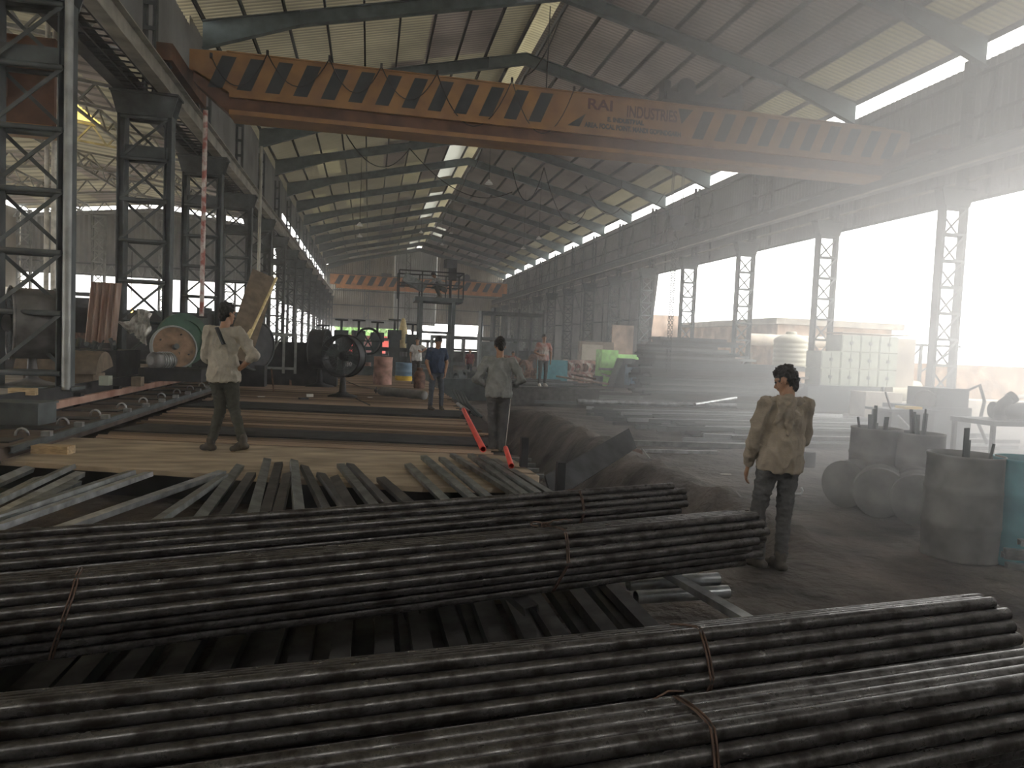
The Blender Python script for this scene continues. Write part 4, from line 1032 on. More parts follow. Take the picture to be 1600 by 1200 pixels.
# lean frame outside between cabinets and near column
fx = at(1395, 590, x=20.4)
t = empty('braced_frame', 'thin steel frame with crossed braces outside, right of the cabinet stack', 'frame', (20.4, fx.y, 0))
m = MB(); y_ = fx.y; 
for x_ in (20.0, 21.6, 23.2): m.bar((x_, y_, 0), (x_, y_, 2.6), .1)
m.bar((19.6, y_, 2.6), (23.4, y_, 2.6), .1); m.bar((20.0,y_,.9),(21.6,y_,2.5),.06); m.bar((21.6,y_,.9),(20.0,y_,2.5),.06); m.bar((21.6,y_,1.5),(23.2,y_,2.5),.06); part(t, 'bars', m, 'steel')
m = MB(); m.tube((20.1, y_, .75), (21.5, y_, .75), .42, 20); thing('barrel', m, 'tank', 'pale barrel lying inside the thin steel frame outside', 'barrel')
m = MB(); m.tube((19.0,33.4,2.75),(26,33,2.75),.3,16); thing('large_pipe', m, 'plaster', 'big pale horizontal pipe outside above the cabinet stack', 'pipe')
# panels at the wall end
p0, p1 = at(955, 560, y=47), at(988, 560, y=47)
zt = at(970, 508, y=47).z; m = MB(); m.lohi(p0.x, p1.x, 47, 47.15, 0, zt); thing('board_panel', m, 'plasterpink', 'tan board panel leaning upright left of the last bright column', 'panel')
p0, p1 = at(1016, 560, y=48), at(1057, 560, y=48)
zt = at(1030, 492, y=48).z; m = MB(); m.lohi(p0.x-1, p1.x, 48, 48.2, 0, zt); thing('board_panel', m, 'plasterpink', 'larger tan wall panel right of the last bright column', 'panel')
# machines along the right wall
def boxm(name, px, py, w, d, h, mt, lb, cat, yy, extra=None):
    p = at(px, py, y=yy); t = empty(name, lb, cat, (p.x, yy, 0)); m = MB(); m.lohi(p.x-w/2, p.x+w/2, yy-d/2, yy+d/2, 0, h); part(t, 'body', m, mt)
    if extra: extra(t, p.x, yy, h)
    return t
def ex_green(t, x, y, h):
    m = MB(); m.lohi(x-.75, x+.15, y-.5, y+.5, h, h+.95); part(t, 'head', m, 'lime')
    m = MB(); m.tube((x+.2, y-.1, h+.3), (x+1.3, y-.1, h+.3), .45, 16); part(t, 'motor', m, 'lime')
    for dx in (-.75, .75): m = MB(); m.lohi(x+dx-.08, x+dx+.08, y-.6, y+.6, 0, .5); part(t, 'foot', m, 'steel')
    m = MB(); m.lohi(x-.9, x+1.3, y-.62, y-.55, h-.12, h); part(t, 'table', m, 'steel_light')
boxm('drilling_machine', 955, 592, 1.5, 1.0, .95, 'lime', 'lime green machine with a round motor before the tan board panel', 'machine', 36, ex_green)
boxm('machine_tool', 862, 590, 1.4, 1.0, 1.25, 'teal', 'teal machine body right behind the man in the patterned shirt', 'machine', 36)
boxm('control_panel', 930, 560, 2.3, .4, 2.4, 'plank', 'dark frame with a pale patterned panel left of the green machine', 'panel', 44,
     lambda t, x, y, h: part(t, 'panel', MB().lohi(x-1.0, x+.4, y-.24, y-.2, 1.2, 2.2), 'clad_tan'))
for i, px in enumerate((884, 898, 911, 923)):
    p = at(px, 572, y=38+i*.1); t = empty('bearing_housing', 'pinkish cast housing in the row left of the green machine, %s from the left' % ('first','second','third','fourth')[i], 'housing', (p.x, p.y, 0), group='cast housings in a row')
    m = MB(); m.lohi(p.x-.42, p.x+.42, p.y-.3, p.y+.3, 0, .5); m.hollow((p.x, p.y-.3, .85), (p.x, p.y+.3, .85), .42, .24, 20); part(t, 'body', m, 'rust_pink' if i % 2 else 'redwhite')
p = at(985, 585, y=34); m = MB(); m._add([(p.x-.9,34,0),(p.x+.9,34,0),(p.x+.2,34,1.5),(p.x-.4,34,1.5),(p.x-.9,35,0),(p.x+.9,35,0),(p.x+.2,35,1.5),(p.x-.4,35,1.5)],[(0,1,2,3),(7,6,5,4),(0,4,5,1),(1,5,6,2),(2,6,7,3),(3,7,4,0)]); thing('machine_guard', m, 'steel', 'dark sloping machine guard right of the green machine', 'guard')
p = at(1010, 582, y=33); m = MB(); m.box((p.x, 33, .7), (1.9, .9, 1.0)); thing('scrap_bin', m, 'blue', 'blue-grey scrap bin at the foot of the last bright column', 'bin')
# gear wheels & ring heap by the back right
for i, (px, py, yy, r4) in enumerate(((788,565,38,.55),(806,562,38,.5),(820,572,36,.45),(836,560,40,.6),(729,575,34,.33),(742,577,33.6,.33),(756,578,33.4,.33),(770,580,33,.33),(716,585,33,.33))):
    p = at(px, py, y=yy); m = MB(); m.hollow((p.x-.12, yy, r4+.3*(i<4)), (p.x+.12, yy+.1, r4+.3*(i<4)), r4, r4*.62, 20)
    if i < 4: m.lohi(p.x-.3, p.x+.3, yy-.3, yy+.3, 0, .32)
    thing('roll_ring' if i > 3 else 'gear_wheel', m, 'steel' if i > 3 else 'rust', ('grey steel roll ring in the row behind the scaffold tower' if i > 3 else 'rusty wheel in the jumble beyond the man in grey, %s from the left' % ('first','second','third','fourth')[i]), 'ring' if i > 3 else 'wheel', 'rings behind the tower' if i > 3 else None)
rg = random.Random(9)
for i in range(26):
    px = rg.uniform(785, 850); py = rg.uniform(570, 596); p = at(px, py, z=.15); q = p + V((rg.uniform(-1.2,1.2), rg.uniform(-1,1), rg.uniform(-.1,.5)))
    tubething('scrap_piece', p, q, .05, rg.choice(('rust','steel','plaster','channel')), 'piece of scrap metal in the jumble between the two standing men', 'scrap', 'scrap jumble', False, 6)
# back-right structures: tall racks and a long stack under the end opening
for i, (px, yy, w, h, lb) in enumerate(((738,62,7,2.6,'long dark rack of stock under the far end opening'),(800,56,5,4.6,'tall dark machine rack beside the far right wall'),(640,70,6,2.2,'low dark machine row at the far end'))):
    p = at(px, 540, y=yy); t = empty('stock_rack', lb, 'rack', (p.x, yy, 0))
    m = MB(); m.lohi(p.x-w/2, p.x+w/2, yy, yy+1.5, 0, .3); m.lohi(p.x-w/2, p.x+w/2, yy, yy+1.5, h*.5, h*.5+.2); m.lohi(p.x-w/2, p.x+w/2, yy, yy+1.5, h-.3, h); part(t, 'shelf', m, 'steel')
    for k in range(6): x_ = p.x-w/2+w*k/5; m = MB(); m.lohi(x_-.08, x_+.08, yy, yy+1.5, 0, h+.3*(k % 2)); part(t, 'upright', m, 'steel')
    m = MB()
    for k in range(9): m.lohi(p.x-w/2+rg.uniform(0,w-.8), p.x-w/2+rg.uniform(.6,w), yy+.1, yy+1.4, .3, .3+rg.uniform(.2,h*.45))
    part(t, 'stored_parts', m, 'steel_dark')
m = MB(); m.lohi(6.9, 9.2, 44, 44.3, 0, 2.1); thing('work_screen', m, 'steel', 'grey sheet screen behind the head of the man in grey', 'screen')

# ================================================================= MIDDLE: fans, cylinders, mill stands, tower
def cage_fan(base, height, r, yaw, label, thick=.32, pole=.03, basez=0, blades=True, mt='steel_dark'):
    t = empty('pedestal_fan', label, 'fan', base)
    ax = V((math.sin(yaw), -math.cos(yaw), 0)); c = V((base.x, base.y, base.z+height))
    m = MB(); m.lathe((base.x, base.y, base.z), [(r*.72,0),(r*.70,.03),(r*.3,.09),(.09,.14),(.06,.5),(pole,.55),(pole,height-r*.2)], 20); part(t, 'pedestal', m, mt)
    m = MB(); m.torus(c+ax*thick/2, r, .022, ax, 40, 6); m.torus(c-ax*thick/2, r, .022, ax, 40, 6)
    P_, Q_, tt, sd, u = MB.frame(c, c+ax)
    m.lathe(c-ax*thick/2, [(r*.985,0),(r*.985,thick)], 40, ax, capends=False); m.lathe(c-ax*thick/2, [(r*.965,thick),(r*.965,0)], 40, ax, capends=False)
    part(t, 'shroud', m, mt)
    m = MB()
    for k in range(24):
        an = 2*PI*k/24; d = sd*math.cos(an)+u*math.sin(an)
        for s in (-1, 1): m.tube(c+d*.1+ax*s*thick*.5, c+d*r+ax*s*thick*.5, .006, 5)
    for rr5 in (.33, .66):
        for s in (-1, 1): m.torus(c+ax*s*thick*.5, r*rr5, .006, ax, 28, 4)
    part(t, 'grille', m, 'steel')
    m = MB()
    for k in range(4):
        an = 2*PI*k/4+.3; d = sd*math.cos(an)+u*math.sin(an); e2 = tt.cross(d)
        m._add([c+d*.08-e2*.06-ax*.03, c+d*.08+e2*.06+ax*.03, c+d*r*.9+e2*.17+ax*.06, c+d*r*.9-e2*.12-ax*.06,
                c+d*.08-e2*.06-ax*.04, c+d*.08+e2*.06+ax*.02, c+d*r*.9+e2*.17+ax*.05, c+d*r*.9-e2*.12-ax*.07], [(0,1,2,3),(7,6,5,4),(0,4,5,1),(1,5,6,2),(2,6,7,3),(3,7,4,0)])
    part(t, 'blades', m, 'steel')
    m = MB(); m.lathe(c-ax*thick*.9, [(.1,0),(.14,.04),(.14,thick*.9),(.08,thick*1.2),(.02,thick*1.25)], 18, ax); part(t, 'motor', m, mt)
    return t
bp = at(535, 620, z=DZ-.02); cage_fan(bp, 1.03, .52, -.42, 'big black cage fan on a pedestal facing us in the middle of the bed', .36)
bp = at(499, 604, z=DZ-.02); cage_fan(bp, 1.12, .60, 1.35, 'dark pedestal fan seen from its side, left of the cage fan', .42)
# left drum fan seen from the side, near the first column
bp = V(at(60, 606, z=.85)); bp = at(50, 604, z=.85)
bp.x, bp.y = at(50, 600, z=.88).x, at(50, 600, z=.88).y
cage_fan(V((bp.x, bp.y, .85)), 1.05, .60, 2.1, 'large dark drum fan on a post at the left edge, before the nearest column', .62, .05, mt='drum')
# gas cylinder, sack, drums
a_, b_ = at(594, 611, z=DZ+.09), at(664, 618, z=DZ+.09); t = empty('gas_cylinder', 'dark gas cylinder lying on the bars right of the cage fan', 'gas cylinder', (a_.x, a_.y, DZ-.02))
ax = (b_-a_).normalized(); L = (b_-a_).length; m = MB(); m.lathe(a_, [(.02,-.1),(.05,-.08),(.09,.0),(.115,.07),(.12,.15),(.12,L-.04),(.11,L),(.02,L)], 22, ax); part(t, 'body', m, 'drum')
m = MB(); m.tube(a_-ax*.2, a_-ax*.08, .035, 10); m.tube(a_-ax*.16-V((0,0,.07)), a_-ax*.16+V((0,0,.09)), .02, 8); part(t, 'valve', m, 'steel_dark')
g_ = [at(520,588,z=DZ+.02), at(540,595,z=DZ+.02), at(560,603,z=DZ), at(585,608,z=DZ+.05), (a_-ax*.2)]; m = MB(); m.path(g_, .012, 6); thing('gas_hose', m, 'rubber', 'thin black hose running from the lying gas cylinder past the cage fan', 'hose')
p = at(655, 607, z=DZ-.02); t = empty('gas_cylinder', 'short brown domed cylinder standing beside the man in the dark blue shirt', 'gas cylinder', p)
m = MB(); m.lathe(p, [(.16,0),(.18,.04),(.18,.42),(.15,.52),(.07,.58)], 22); part(t, 'body', m, 'rust')
m = MB(); m.lathe(p+V((0,0,.56)), [(.09,0),(.10,.02),(.10,.08),(.08,.1)], 14); part(t, 'collar', m, 'rust')
for i, (px, py, z, r4, L4, mt, lb) in enumerate(((597,601,DZ-.02,.31,.93,'rust_pink','pinkish rusty drum standing right of the cage fan'),(571,590,0.2,.30,1.1,'rust_pink','pinkish drum half hidden behind the cage fan'))):
    p = at(px, py, z=z); thing('oil_drum', drum_mb(p, (0.02,0,1), r4, L4), mt, lb, 'drum')
p = at(632, 599, z=.3); t = empty('oil_drum', 'blue drum with a yellow bottom band behind the gas cylinder', 'drum', p)
part(t, 'body', drum_mb(V((p.x,p.y,p.z+.28)), (0,0,1), .36, .5), 'blue'); part(t, 'band', drum_mb(p, (0,0,1), .365, .29), 'yellow', label='yellow lower band')
m = MB(); p = at(612,589,z=.3); m.lohi(p.x-.2,p.x+.25,p.y,p.y+.4,0,.8); thing('paint_box', m, 'rust', 'rusty orange box between the pink drum and the blue drum', 'box')
# mill stands
YM = 30.5
base = at(575, 560, y=YM)
m = MB(); xa_, xb_ = at(498,560,y=YM).x, at(655,560,y=YM).x; m.lohi(xa_-.3, xb_+.6, YM-.5, YM+1.0, 0, .75); m.lohi(xa_-.2, xb_+.5, YM-.3, YM+.5, .95, 1.25); m.lohi(xa_-.2,xb_+.5,YM-.25,YM+.45,1.45,1.6); thing('mill_bed', m, 'steel', 'long dark machine bed under the row of mill stands', 'machine bed')
for i, (px, ptop) in enumerate(((505,508),(534,499),(561,500),(590,503),(617,499),(645,506))):
    p = at(px, ptop, y=YM); X = p.x; zt = p.z
    t = empty('mill_stand', 'rolling mill stand topped by a screw and handwheel, %s from the left of the row' % ('first','second','third','fourth','fifth','sixth')[i], 'mill stand', (X, YM, .6), group='mill stands in a row')
    m = MB(); m.lohi(X-.22, X+.22, YM-.52, YM+.4, .75, zt-.75); m.lohi(X-.28, X+.28, YM-.4, YM+.3, zt-.85, zt-.45); part(t, 'housing', m, 'steel')
    m = MB(); m.tube((X, YM-.1, zt-.5), (X, YM-.1, zt), .05, 8); part(t, 'screw', m, 'steel_dark')
    m = MB(); m.torus((X, YM-.1, zt-.02), .24, .035, (0,0,1), 20, 6); m.bar((X-.24,YM-.1,zt-.02),(X+.24,YM-.1,zt-.02),.05); m.bar((X,YM-.34,zt-.02),(X,YM+.14,zt-.02),.05); part(t, 'handwheel', m, 'steel_dark')
p = at(575, 533, y=29.8); m = MB(); m.torus((p.x, 29.8, p.z), .52, .05, (.15,1,0), 32, 8)
for k in range(3): an = k*PI/3; m.bar((p.x-.5*math.cos(an),29.8,p.z-.5*math.sin(an)),(p.x+.5*math.cos(an),29.8,p.z+.5*math.sin(an)),.05)
thing('handwheel', m, 'steel_dark', 'large spoked handwheel standing upright between the mill stands', 'wheel')
p = at(630, 510, y=31.5); m = MB(); m.lathe((p.x, 31.5, 1.6), [(.3,0),(.24,.3),(.18,.8),(.1,1.2),(.05,1.3)], 14); thing('tan_cone', m, 'bamboo', 'tan cone-shaped wrapped bundle behind the mill stands', 'bundle')
for i,(px,yy,w4,mt,lb) in enumerate(((552,60,2.2,'red','red vehicle body far outside beyond the mill stands, left one'),(578,60,1.6,'red','red vehicle body far outside beyond the mill stands, middle one'),(604,60,2.6,'red','red vehicle body far outside beyond the mill stands, right one'))):
    yy = 108; p = at(px, 527, y=yy); m = MB(); m.lohi(p.x-w4, p.x+w4, yy, yy+2, 0, 2.6); thing('red_trailer', m, mt, lb, 'vehicle', 'red vehicles beyond the far opening')
for i, px in enumerate((545, 575, 610)):
    p = at(px, 515, y=120); g = MB(); rg3 = random.Random(i); 
    for k in range(420):
        c_ = V((p.x+max(-1.7,min(1.7,rg3.gauss(0,1.1))), 120+rg3.gauss(0,1.2), 2.8+abs(rg3.gauss(0,1.6)))); s_ = rg3.uniform(.3,.6); n_ = V((rg3.gauss(0,1),rg3.gauss(0,1),rg3.gauss(0,1))).normalized(); a2 = n_.orthogonal().normalized()*s_; b2 = n_.cross(a2)
        g._add([c_-a2-b2, c_+a2-b2, c_+a2+b2, c_-a2+b2], [(0,1,2,3)])
    t = empty('tree', 'pale green tree outside the far opening, %s of the three' % ('left','middle','right')[i], 'tree', (p.x, 120, 0)); part(t, 'foliage', g, 'lime')
    m = MB(); m.tube((p.x,120,0),(p.x,120,3.4),.2,8,.12); part(t, 'trunk', m, 'wood')
# scaffold tower
YT = 28.5
px_ = [at(x_, 560, y=YT).x for x_ in (660, 702)]; zt = at(685, 467, y=YT).z; x0, x1 = px_[0]-.12, px_[1]+.1
t = empty('scaffold_tower', 'tall steel work tower with a railed platform in the middle of the hall', 'tower', ((x0+x1)/2, YT+.6, 0))
for x_ in (x0, x1):
    for y_ in (YT, YT+1.3): m = MB(); m.bar((x_, y_, 0), (x_, y_, zt), .14, .14, up=(0,1,0)); part(t, 'post', m, 'steel')
m = MB(); m.lohi(x0-.25, x1+.35, YT-.15, YT+1.5, zt-.12, zt+.05); part(t, 'platform', m, 'steel')
m = MB()
for z_ in (zt+.55, zt+1.05):
    m.bar((x0-.9, YT-.1, z_), (x1+.35, YT-.1, z_), .05); m.bar((x0-.9, YT+1.45, z_), (x1+.35, YT+1.45, z_), .05); m.bar((x1+.35, YT-.1, z_), (x1+.35, YT+1.45, z_), .05)
for x_ in (x0-.9, x0, x1-.2, x1+.35): m.bar((x_, YT-.1, zt-1.4 if x_ < x0-.5 else zt), (x_, YT-.1, zt+1.05), .05); m.bar((x_, YT+1.45, zt), (x_, YT+1.45, zt+1.05), .05)
part(t, 'railing', m, 'steel_dark')
for z_ in (.9, 2.3): m = MB(); m.bar((x0, YT, z_), (x1, YT, z_), .08); m.bar((x0, YT+1.3, z_), (x1, YT+1.3, z_), .08); m.bar((x0,YT,z_),(x0,YT+1.3,z_),.08); part(t, 'cross_rail', m, 'steel')
m = MB(); m.box((x0-.28, YT+.5, zt+.62), (.95, .7, .34), rot=Matrix.Rotation(.45, 3, 'Y')); thing('tilted_box', m, 'channel', 'tilted grey hopper box at the left end of the tower platform', 'hopper')
m = MB(); m.tube((x1-.1, YT+.4, zt+.05), (x1-.1, YT+.4, zt+1.5), .04, 8); m.box((x1-.15, YT+.4, zt+1.45), (.45,.3,.35), .3); m.box((x1-.05,YT+.4,zt+1.05),(.3,.25,.5)); thing('winch', m, 'steel_dark', 'dark winch on a post at the right end of the tower platform', 'winch')
ZTOW = zt+.05; XTOW = (x0+x1)/2; YTOW = YT+.55

# ================================================================= LEFT: machines on the raised floor
FZ = .85
# corrugated rusty sheet standing upright
p = at(158, 532, y=17.5); h = at(158, 440, y=17.5).z; wd = .62
t_ = MB(); t_.corr((p.x-.3, 17.4, p.z-.05), (1,.0,0), (.04,.12,1), wd, h-p.z+.05, .125, .045, (0,-1,0), 6); t_.corr((p.x-.3, 17.43, p.z-.05), (1,.0,0), (.04,.12,1), wd, h-p.z+.05, .125, .045, (0,-1,0), 6)
thing('corrugated_sheet', t_, 'rustcorr', 'rusty corrugated sheet standing upright on the machine at left', 'sheet')
# long machine body
t = empty('shearing_machine', 'long dark shearing machine on the raised floor at left', 'machine', (-5.6, 17.2, FZ))
m = MB(); m.lohi(-7.9, -5.2, 16.3, 17.9, FZ, 1.42); m.lohi(-7.6, -6.3, 16.6, 17.9, 1.42, 1.62); m.lohi(-8.2,-7.2,17.2,18.6,FZ,2.2); part(t, 'frame', m, 'steel_dark')
m = MB()
for k in range(18): an = rg.uniform(0,1); x_ = -7.8+2.5*an; m.tube((x_, rg.uniform(16.4,17.3), 1.42), (x_+rg.uniform(-.1,.1), rg.uniform(16.4,17.3), 1.42+rg.uniform(.05,.25)), rg.uniform(.02,.06), 8)
part(t, 'fittings', m, 'steel')['kind'] = 'stuff'
mc = at(250, 563, y=16.0)
m = MB(); m.lathe((mc.x-.1, 15.7, mc.z), [(.09,0),(.15,.02),(.175,.06),(.175,.12),(.16,.14),(.175,.2),(.175,.5),(.14,.55)], 24, V((.55,.83,0))); mo = part(t, 'motor', m, 'drum')
m = MB()
for k in range(5): m.torus(V((mc.x-.1,15.7,mc.z))+V((.55,.83,0)).normalized()*(.22+.06*k), .178, .009, V((.55,.83,0)), 24, 4)
part(t, 'cooling_fin', m, 'galv', parent=mo)
m = MB(); m.lohi(mc.x-.3, mc.x+.9, 15.6, 16.6, FZ, mc.z-.15); part(t, 'motor_bracket', m, 'steel_dark')
# flywheels
c1 = at(286, 530, y=17.6); m = MB(); ax = V((.62,-.78,.0)); rr6 = .60
t = empty('flywheel', 'large dark green flywheel rim behind the brown disc at left', 'wheel', (c1.x, 17.6, FZ))
m.hollow(c1-ax*.05, c1+ax*.05, rr6, rr6*.74, 40); part(t, 'rim', m, 'green')
m = MB(); m.hollow(c1-ax*.02, c1+ax*.02, rr6*.745, rr6*.3, 30); m.lohi(c1.x-.15, c1.x+.15, 17.5, 17.8, FZ, c1.z); part(t, 'web', m, 'green')
c2 = at(272, 543, y=16.9); t = empty('belt_wheel', 'brown painted belt disc with bolts in front of the green flywheel', 'wheel', (c2.x, 16.9, FZ))
ax2 = V((.55,-.80,.22)).normalized(); m = MB(); m.tube(c2-ax2*.05, c2+ax2*.03, .47, 40); part(t, 'disc', m, 'brownplate')
m = MB(); m.torus(c2+ax2*.03, .475, .022, ax2, 44, 6); m.torus(c2-ax2*.06, .475, .022, ax2, 44, 6); part(t, 'rim', m, 'steel_light')
m = MB(); m.tube(c2+ax2*.02, c2+ax2*.16, .06, 12); m.lohi(c2.x-.12, c2.x+.12, 16.9, 17.2, FZ, c2.z-.1); part(t, 'hub', m, 'steel')
for k in range(4): an = k*PI/2+.5; P_, Q_, tt, sd, u = MB.frame(c2, c2+ax2); q_ = c2+(sd*math.cos(an)+u*math.sin(an))*.33; m = MB(); m.tube(q_, q_+ax2*.06, .018, 8); part(t, 'bolt', m, 'steel_dark')
# curved rusty cover in the front
m = MB(); a_ = at(112, 592, y=14.6); b_ = at(178, 585, y=14.6); n = 10
vs = []
for xx in range(0, 13):
    X = -6.2 + (1.35)*xx/12
    for j in range(n+1):
        an = PI*.9*j/n; vs.append((X, 14.6+.45*math.cos(an)*-1, 1.02+.42*math.sin(an)+(.012 if xx % 2 else 0)))
for xx in range(12):
    for j in range(n): m.f.append([xx*(n+1)+j,(xx+1)*(n+1)+j,(xx+1)*(n+1)+j+1,xx*(n+1)+j+1]); m.m.append(0); m.sm.append(True)
m.v = vs; k0 = len(m.v); m._add([vs[12*(n+1)+j] for j in range(n+1)], [tuple(range(n+1))]); m._add([vs[j] for j in range(n+1)], [tuple(range(n+1))[::-1]])
m.lohi(-6.1, -4.95, 14.3, 14.9, .85, 1.03)
thing('curved_cover', m, 'plank', 'rusty curved sheet-metal cover on the machine beside the nearest column', 'cover')
for i,(px, mt, lb) in enumerate(((165,'panelbox','pale steel pedestal block below the rusty curved cover'),(215,'plank','small tan block left below the motor'))):
    p = at(px, 600, y=14.0); m = MB(); m.lohi(p.x-.08, p.x+.08, 13.9, 14.1, FZ, FZ+.17); thing('support_block', m, mt, lb, 'block')
# plastic sheet slung over a line
g = MB(); A_, B_, C_ = at(173,490,y=18.6), at(205,520,y=18.5), at(222,484,y=18.6)
def cloth(tl, tr, bl, br, nu=14, nv=12, sag=.12, wob=.04, seed=0):
    g = MB(); vs = []
    for i in range(nu+1):
        for j in range(nv+1):
            u, v = i/nu, j/nv; p = tl.lerp(tr, u).lerp(bl.lerp(br, u), v)
            p = p + V((0, wob*noise.noise(V((u*6, v*3, seed)))*2, -sag*4*u*(1-u)*(1-v))); vs.append(p)
    g._add(vs, [(i*(nv+1)+j, (i+1)*(nv+1)+j, (i+1)*(nv+1)+j+1, i*(nv+1)+j+1) for i in range(nu) for j in range(nv)], True)
    off = [v+V((0,.012,0)) for v in vs]; g._add(off, [(i*(nv+1)+j+1, (i+1)*(nv+1)+j+1, (i+1)*(nv+1)+j, i*(nv+1)+j) for i in range(nu) for j in range(nv)], True)
    return g
g = cloth(at(172,491,y=18.6), at(221,481,y=18.6), at(203,522,y=18.5), at(212,519,y=18.5), sag=.25, wob=.12); thing('plastic_sheet', g, 'tarp', 'crumpled silver plastic sheet hung behind the rusty corrugated sheet', 'plastic sheet')
g = cloth(at(213,483,y=18.3), at(238,490,y=18.3), at(210,524,y=18.2), at(228,540,y=18.2), sag=-.05, wob=.15, seed=4); thing('plastic_sheet', g, 'tarp', 'second shiny plastic sheet bunched beside the brown disc', 'plastic sheet')
p = at(205, 486, y=21); t = empty('bulb', 'small glowing orange bulb above the silver plastic sheet', 'lamp', p)
em = bpy.data.materials.new('orange_bulb_light'); em.use_nodes = True; em.node_tree.nodes['Principled BSDF'].inputs['Emission Color'].default_value = (1,.5,.08,1); em.node_tree.nodes['Principled BSDF'].inputs['Emission Strength'].default_value = 6
m = MB(); m.lathe(p, [(.01,-.04),(.04,-.02),(.045,.01),(.02,.05),(.015,.08)], 12); part(t, 'glass_bulb', m, em)
m = MB(); m.tube(p+V((0,0,.08)), p+V((0,0,1.6)), .01, 5); part(t, 'cord', m, 'rubber')
# dark press behind
t = empty('power_press', 'dark press with a T-shaped top standing in the side bay', 'press', (-9.2, 24, FZ))
p = at(150, 480, y=24); m = MB(); m.lohi(p.x-.9, p.x+3.2, 24, 25.4, FZ, 2.5); m.lohi(p.x-.9, p.x-.1, 24, 25.4, FZ, 2.8); part(t, 'frame', m, 'steel_dark')
m = MB(); q_ = at(138, 460, y=24); m.tube((q_.x, 24.5, 2.8), (q_.x, 24.5, q_.z), .07, 8); m.lohi(q_.x-.5, q_.x+.5, 24.4, 24.6, q_.z-.04, q_.z+.08); part(t, 'screw', m, 'steel_dark')
for i, (px, yy, w4, d4, h4, lb) in enumerate(((215,27,3.2,1.5,1.5,'dark low machine block behind the plastic sheets'),(296,22.2,1.6,1.0,1.25,'dark machine block behind the green flywheel'),(345,26,2.0,1.4,1.6,'dark machine block behind the head of the striding man'),
        (60,18.5,1.6,1.0,.9,'rusty machine block behind the drum fan'),(30,24,3.0,1.2,1.2,'grey machine block in the side bay at the left edge'))):
    p = at(px, 500, y=yy); t = empty('machine_block', lb, 'machine', (p.x, yy, FZ)); m = MB(); m.lohi(p.x-w4/2, p.x+w4/2, yy, yy+d4, FZ, FZ+h4); part(t, 'body', m, 'steel_dark' if i != 3 else 'rust')
    m = MB(); m.tube((p.x-w4*.2, yy+.3, FZ+h4), (p.x+w4*.25, yy+.5, FZ+h4), .22, 14); m.lohi(p.x-w4*.4,p.x-w4*.2,yy+.1,yy+.6,FZ+h4,FZ+h4+.3); part(t, 'motor', m, 'steel')
# dark wheel and steel frame right of the striding man
c3 = at(396, 540, y=19.3); t = empty('cable_reel', 'big dark disc wheel standing right of the striding man', 'wheel', (c3.x, 19.3, FZ))
ax = V((.8,-.6,0)); m = MB(); m.tube(c3-ax*.12, c3+ax*.1, .62, 36); part(t, 'disc', m, 'steel_dark')
m = MB(); m.torus(c3+ax*.1, .62, .03, ax, 40, 6); part(t, 'rim', m, 'steel'); m = MB(); m.lohi(c3.x-.3, c3.x+.3, 19.2, 19.7, FZ-.3, c3.z-.5); part(t, 'base', m, 'steel_dark')
t = empty('angle_frame', 'light steel angle frame with a braced panel behind the dark disc wheel', 'frame', (-5.2, 22, 0)); m = MB()
xa_, xb_ = at(414,540,y=22).x, at(462,540,y=22).x; z0_, z1_ = at(430,583,y=22).z, at(430,523,y=22).z
for x_ in (xa_, (xa_+xb_)/2+.1, xb_): m.bar((x_, 22, z0_), (x_, 22, z1_), .07)
m.bar((xa_,22,z1_),(xb_,22,z1_),.07); m.bar((xa_,22,z0_+.15),(xb_,22,z0_+.15),.07); m.bar((xa_,22,z0_+.2),((xa_+xb_)/2,22,z1_-.1),.05); part(t, 'bars', m, 'steel_light')
m = MB(); m.lohi(xa_, xb_+1.2, 22.2, 23.2, 0, z1_-.2); part(t, 'machine_body', m, 'steel_dark')
# wide board leaning, bamboo pole
a_, b_ = at(370, 562, y=15.6), at(413, 428, y=16.8); m = MB(); d_ = (b_-a_)
m.prism(a_, b_, [(-.27,-.015),(.27,-.015),(.27,.015),(-.27,.015)], up=(.35,-.9,.2)); thing('leaning_board', m, 'plank', 'wide brown board leaning up behind the striding man', 'board')
tubething('bamboo_pole', at(381,545,y=15.2), at(432,434,y=16.4), .028, 'bamboo', 'yellow bamboo pole leaning beside the wide brown board', 'pole', hollow=False)
tubething('bamboo_pole', at(335,600,y=14.6), at(392,515,y=15.1), .022, 'bamboo', 'thin pale pole end leaning behind the arm of the striding man', 'pole', hollow=False)
q_ = at(315, 494, y=18.7); tp = at(314, 172, y=18.7); tubething('downpipe', (q_.x, 18.7, q_.z), (q_.x, 18.7, tp.z), .055, 'redwhite', 'red and white flaking vertical pipe by the third left column', 'pipe', hollow=False)
q_ = at(404, 420, y=30); tp = at(402, 228, y=30); tubething('downpipe', (q_.x, 30, q_.z-1.5), (q_.x, 30, tp.z), .06, 'rail', 'pale vertical pipe further back along the left columns', 'pipe', hollow=False)
p = at(107, 300, y=12.75); m = MB(); m.tube((p.x, 12.72, FZ), (p.x, 12.72, 11.2), .062, 12); thing('downpipe', m, 'steel_light', 'light grey downpipe fixed to the front of the nearest left column', 'pipe')
for i, px in enumerate((73, 84)):
    p = at(px, 300, y=16.3); m = MB(); m.tube((p.x, 16.3, FZ), (p.x, 16.3, 9.5), .05, 8); thing('downpipe', m, 'paper', 'pale thin vertical pipe seen through the nearest column, %s one' % ('left','right')[i], 'pipe')
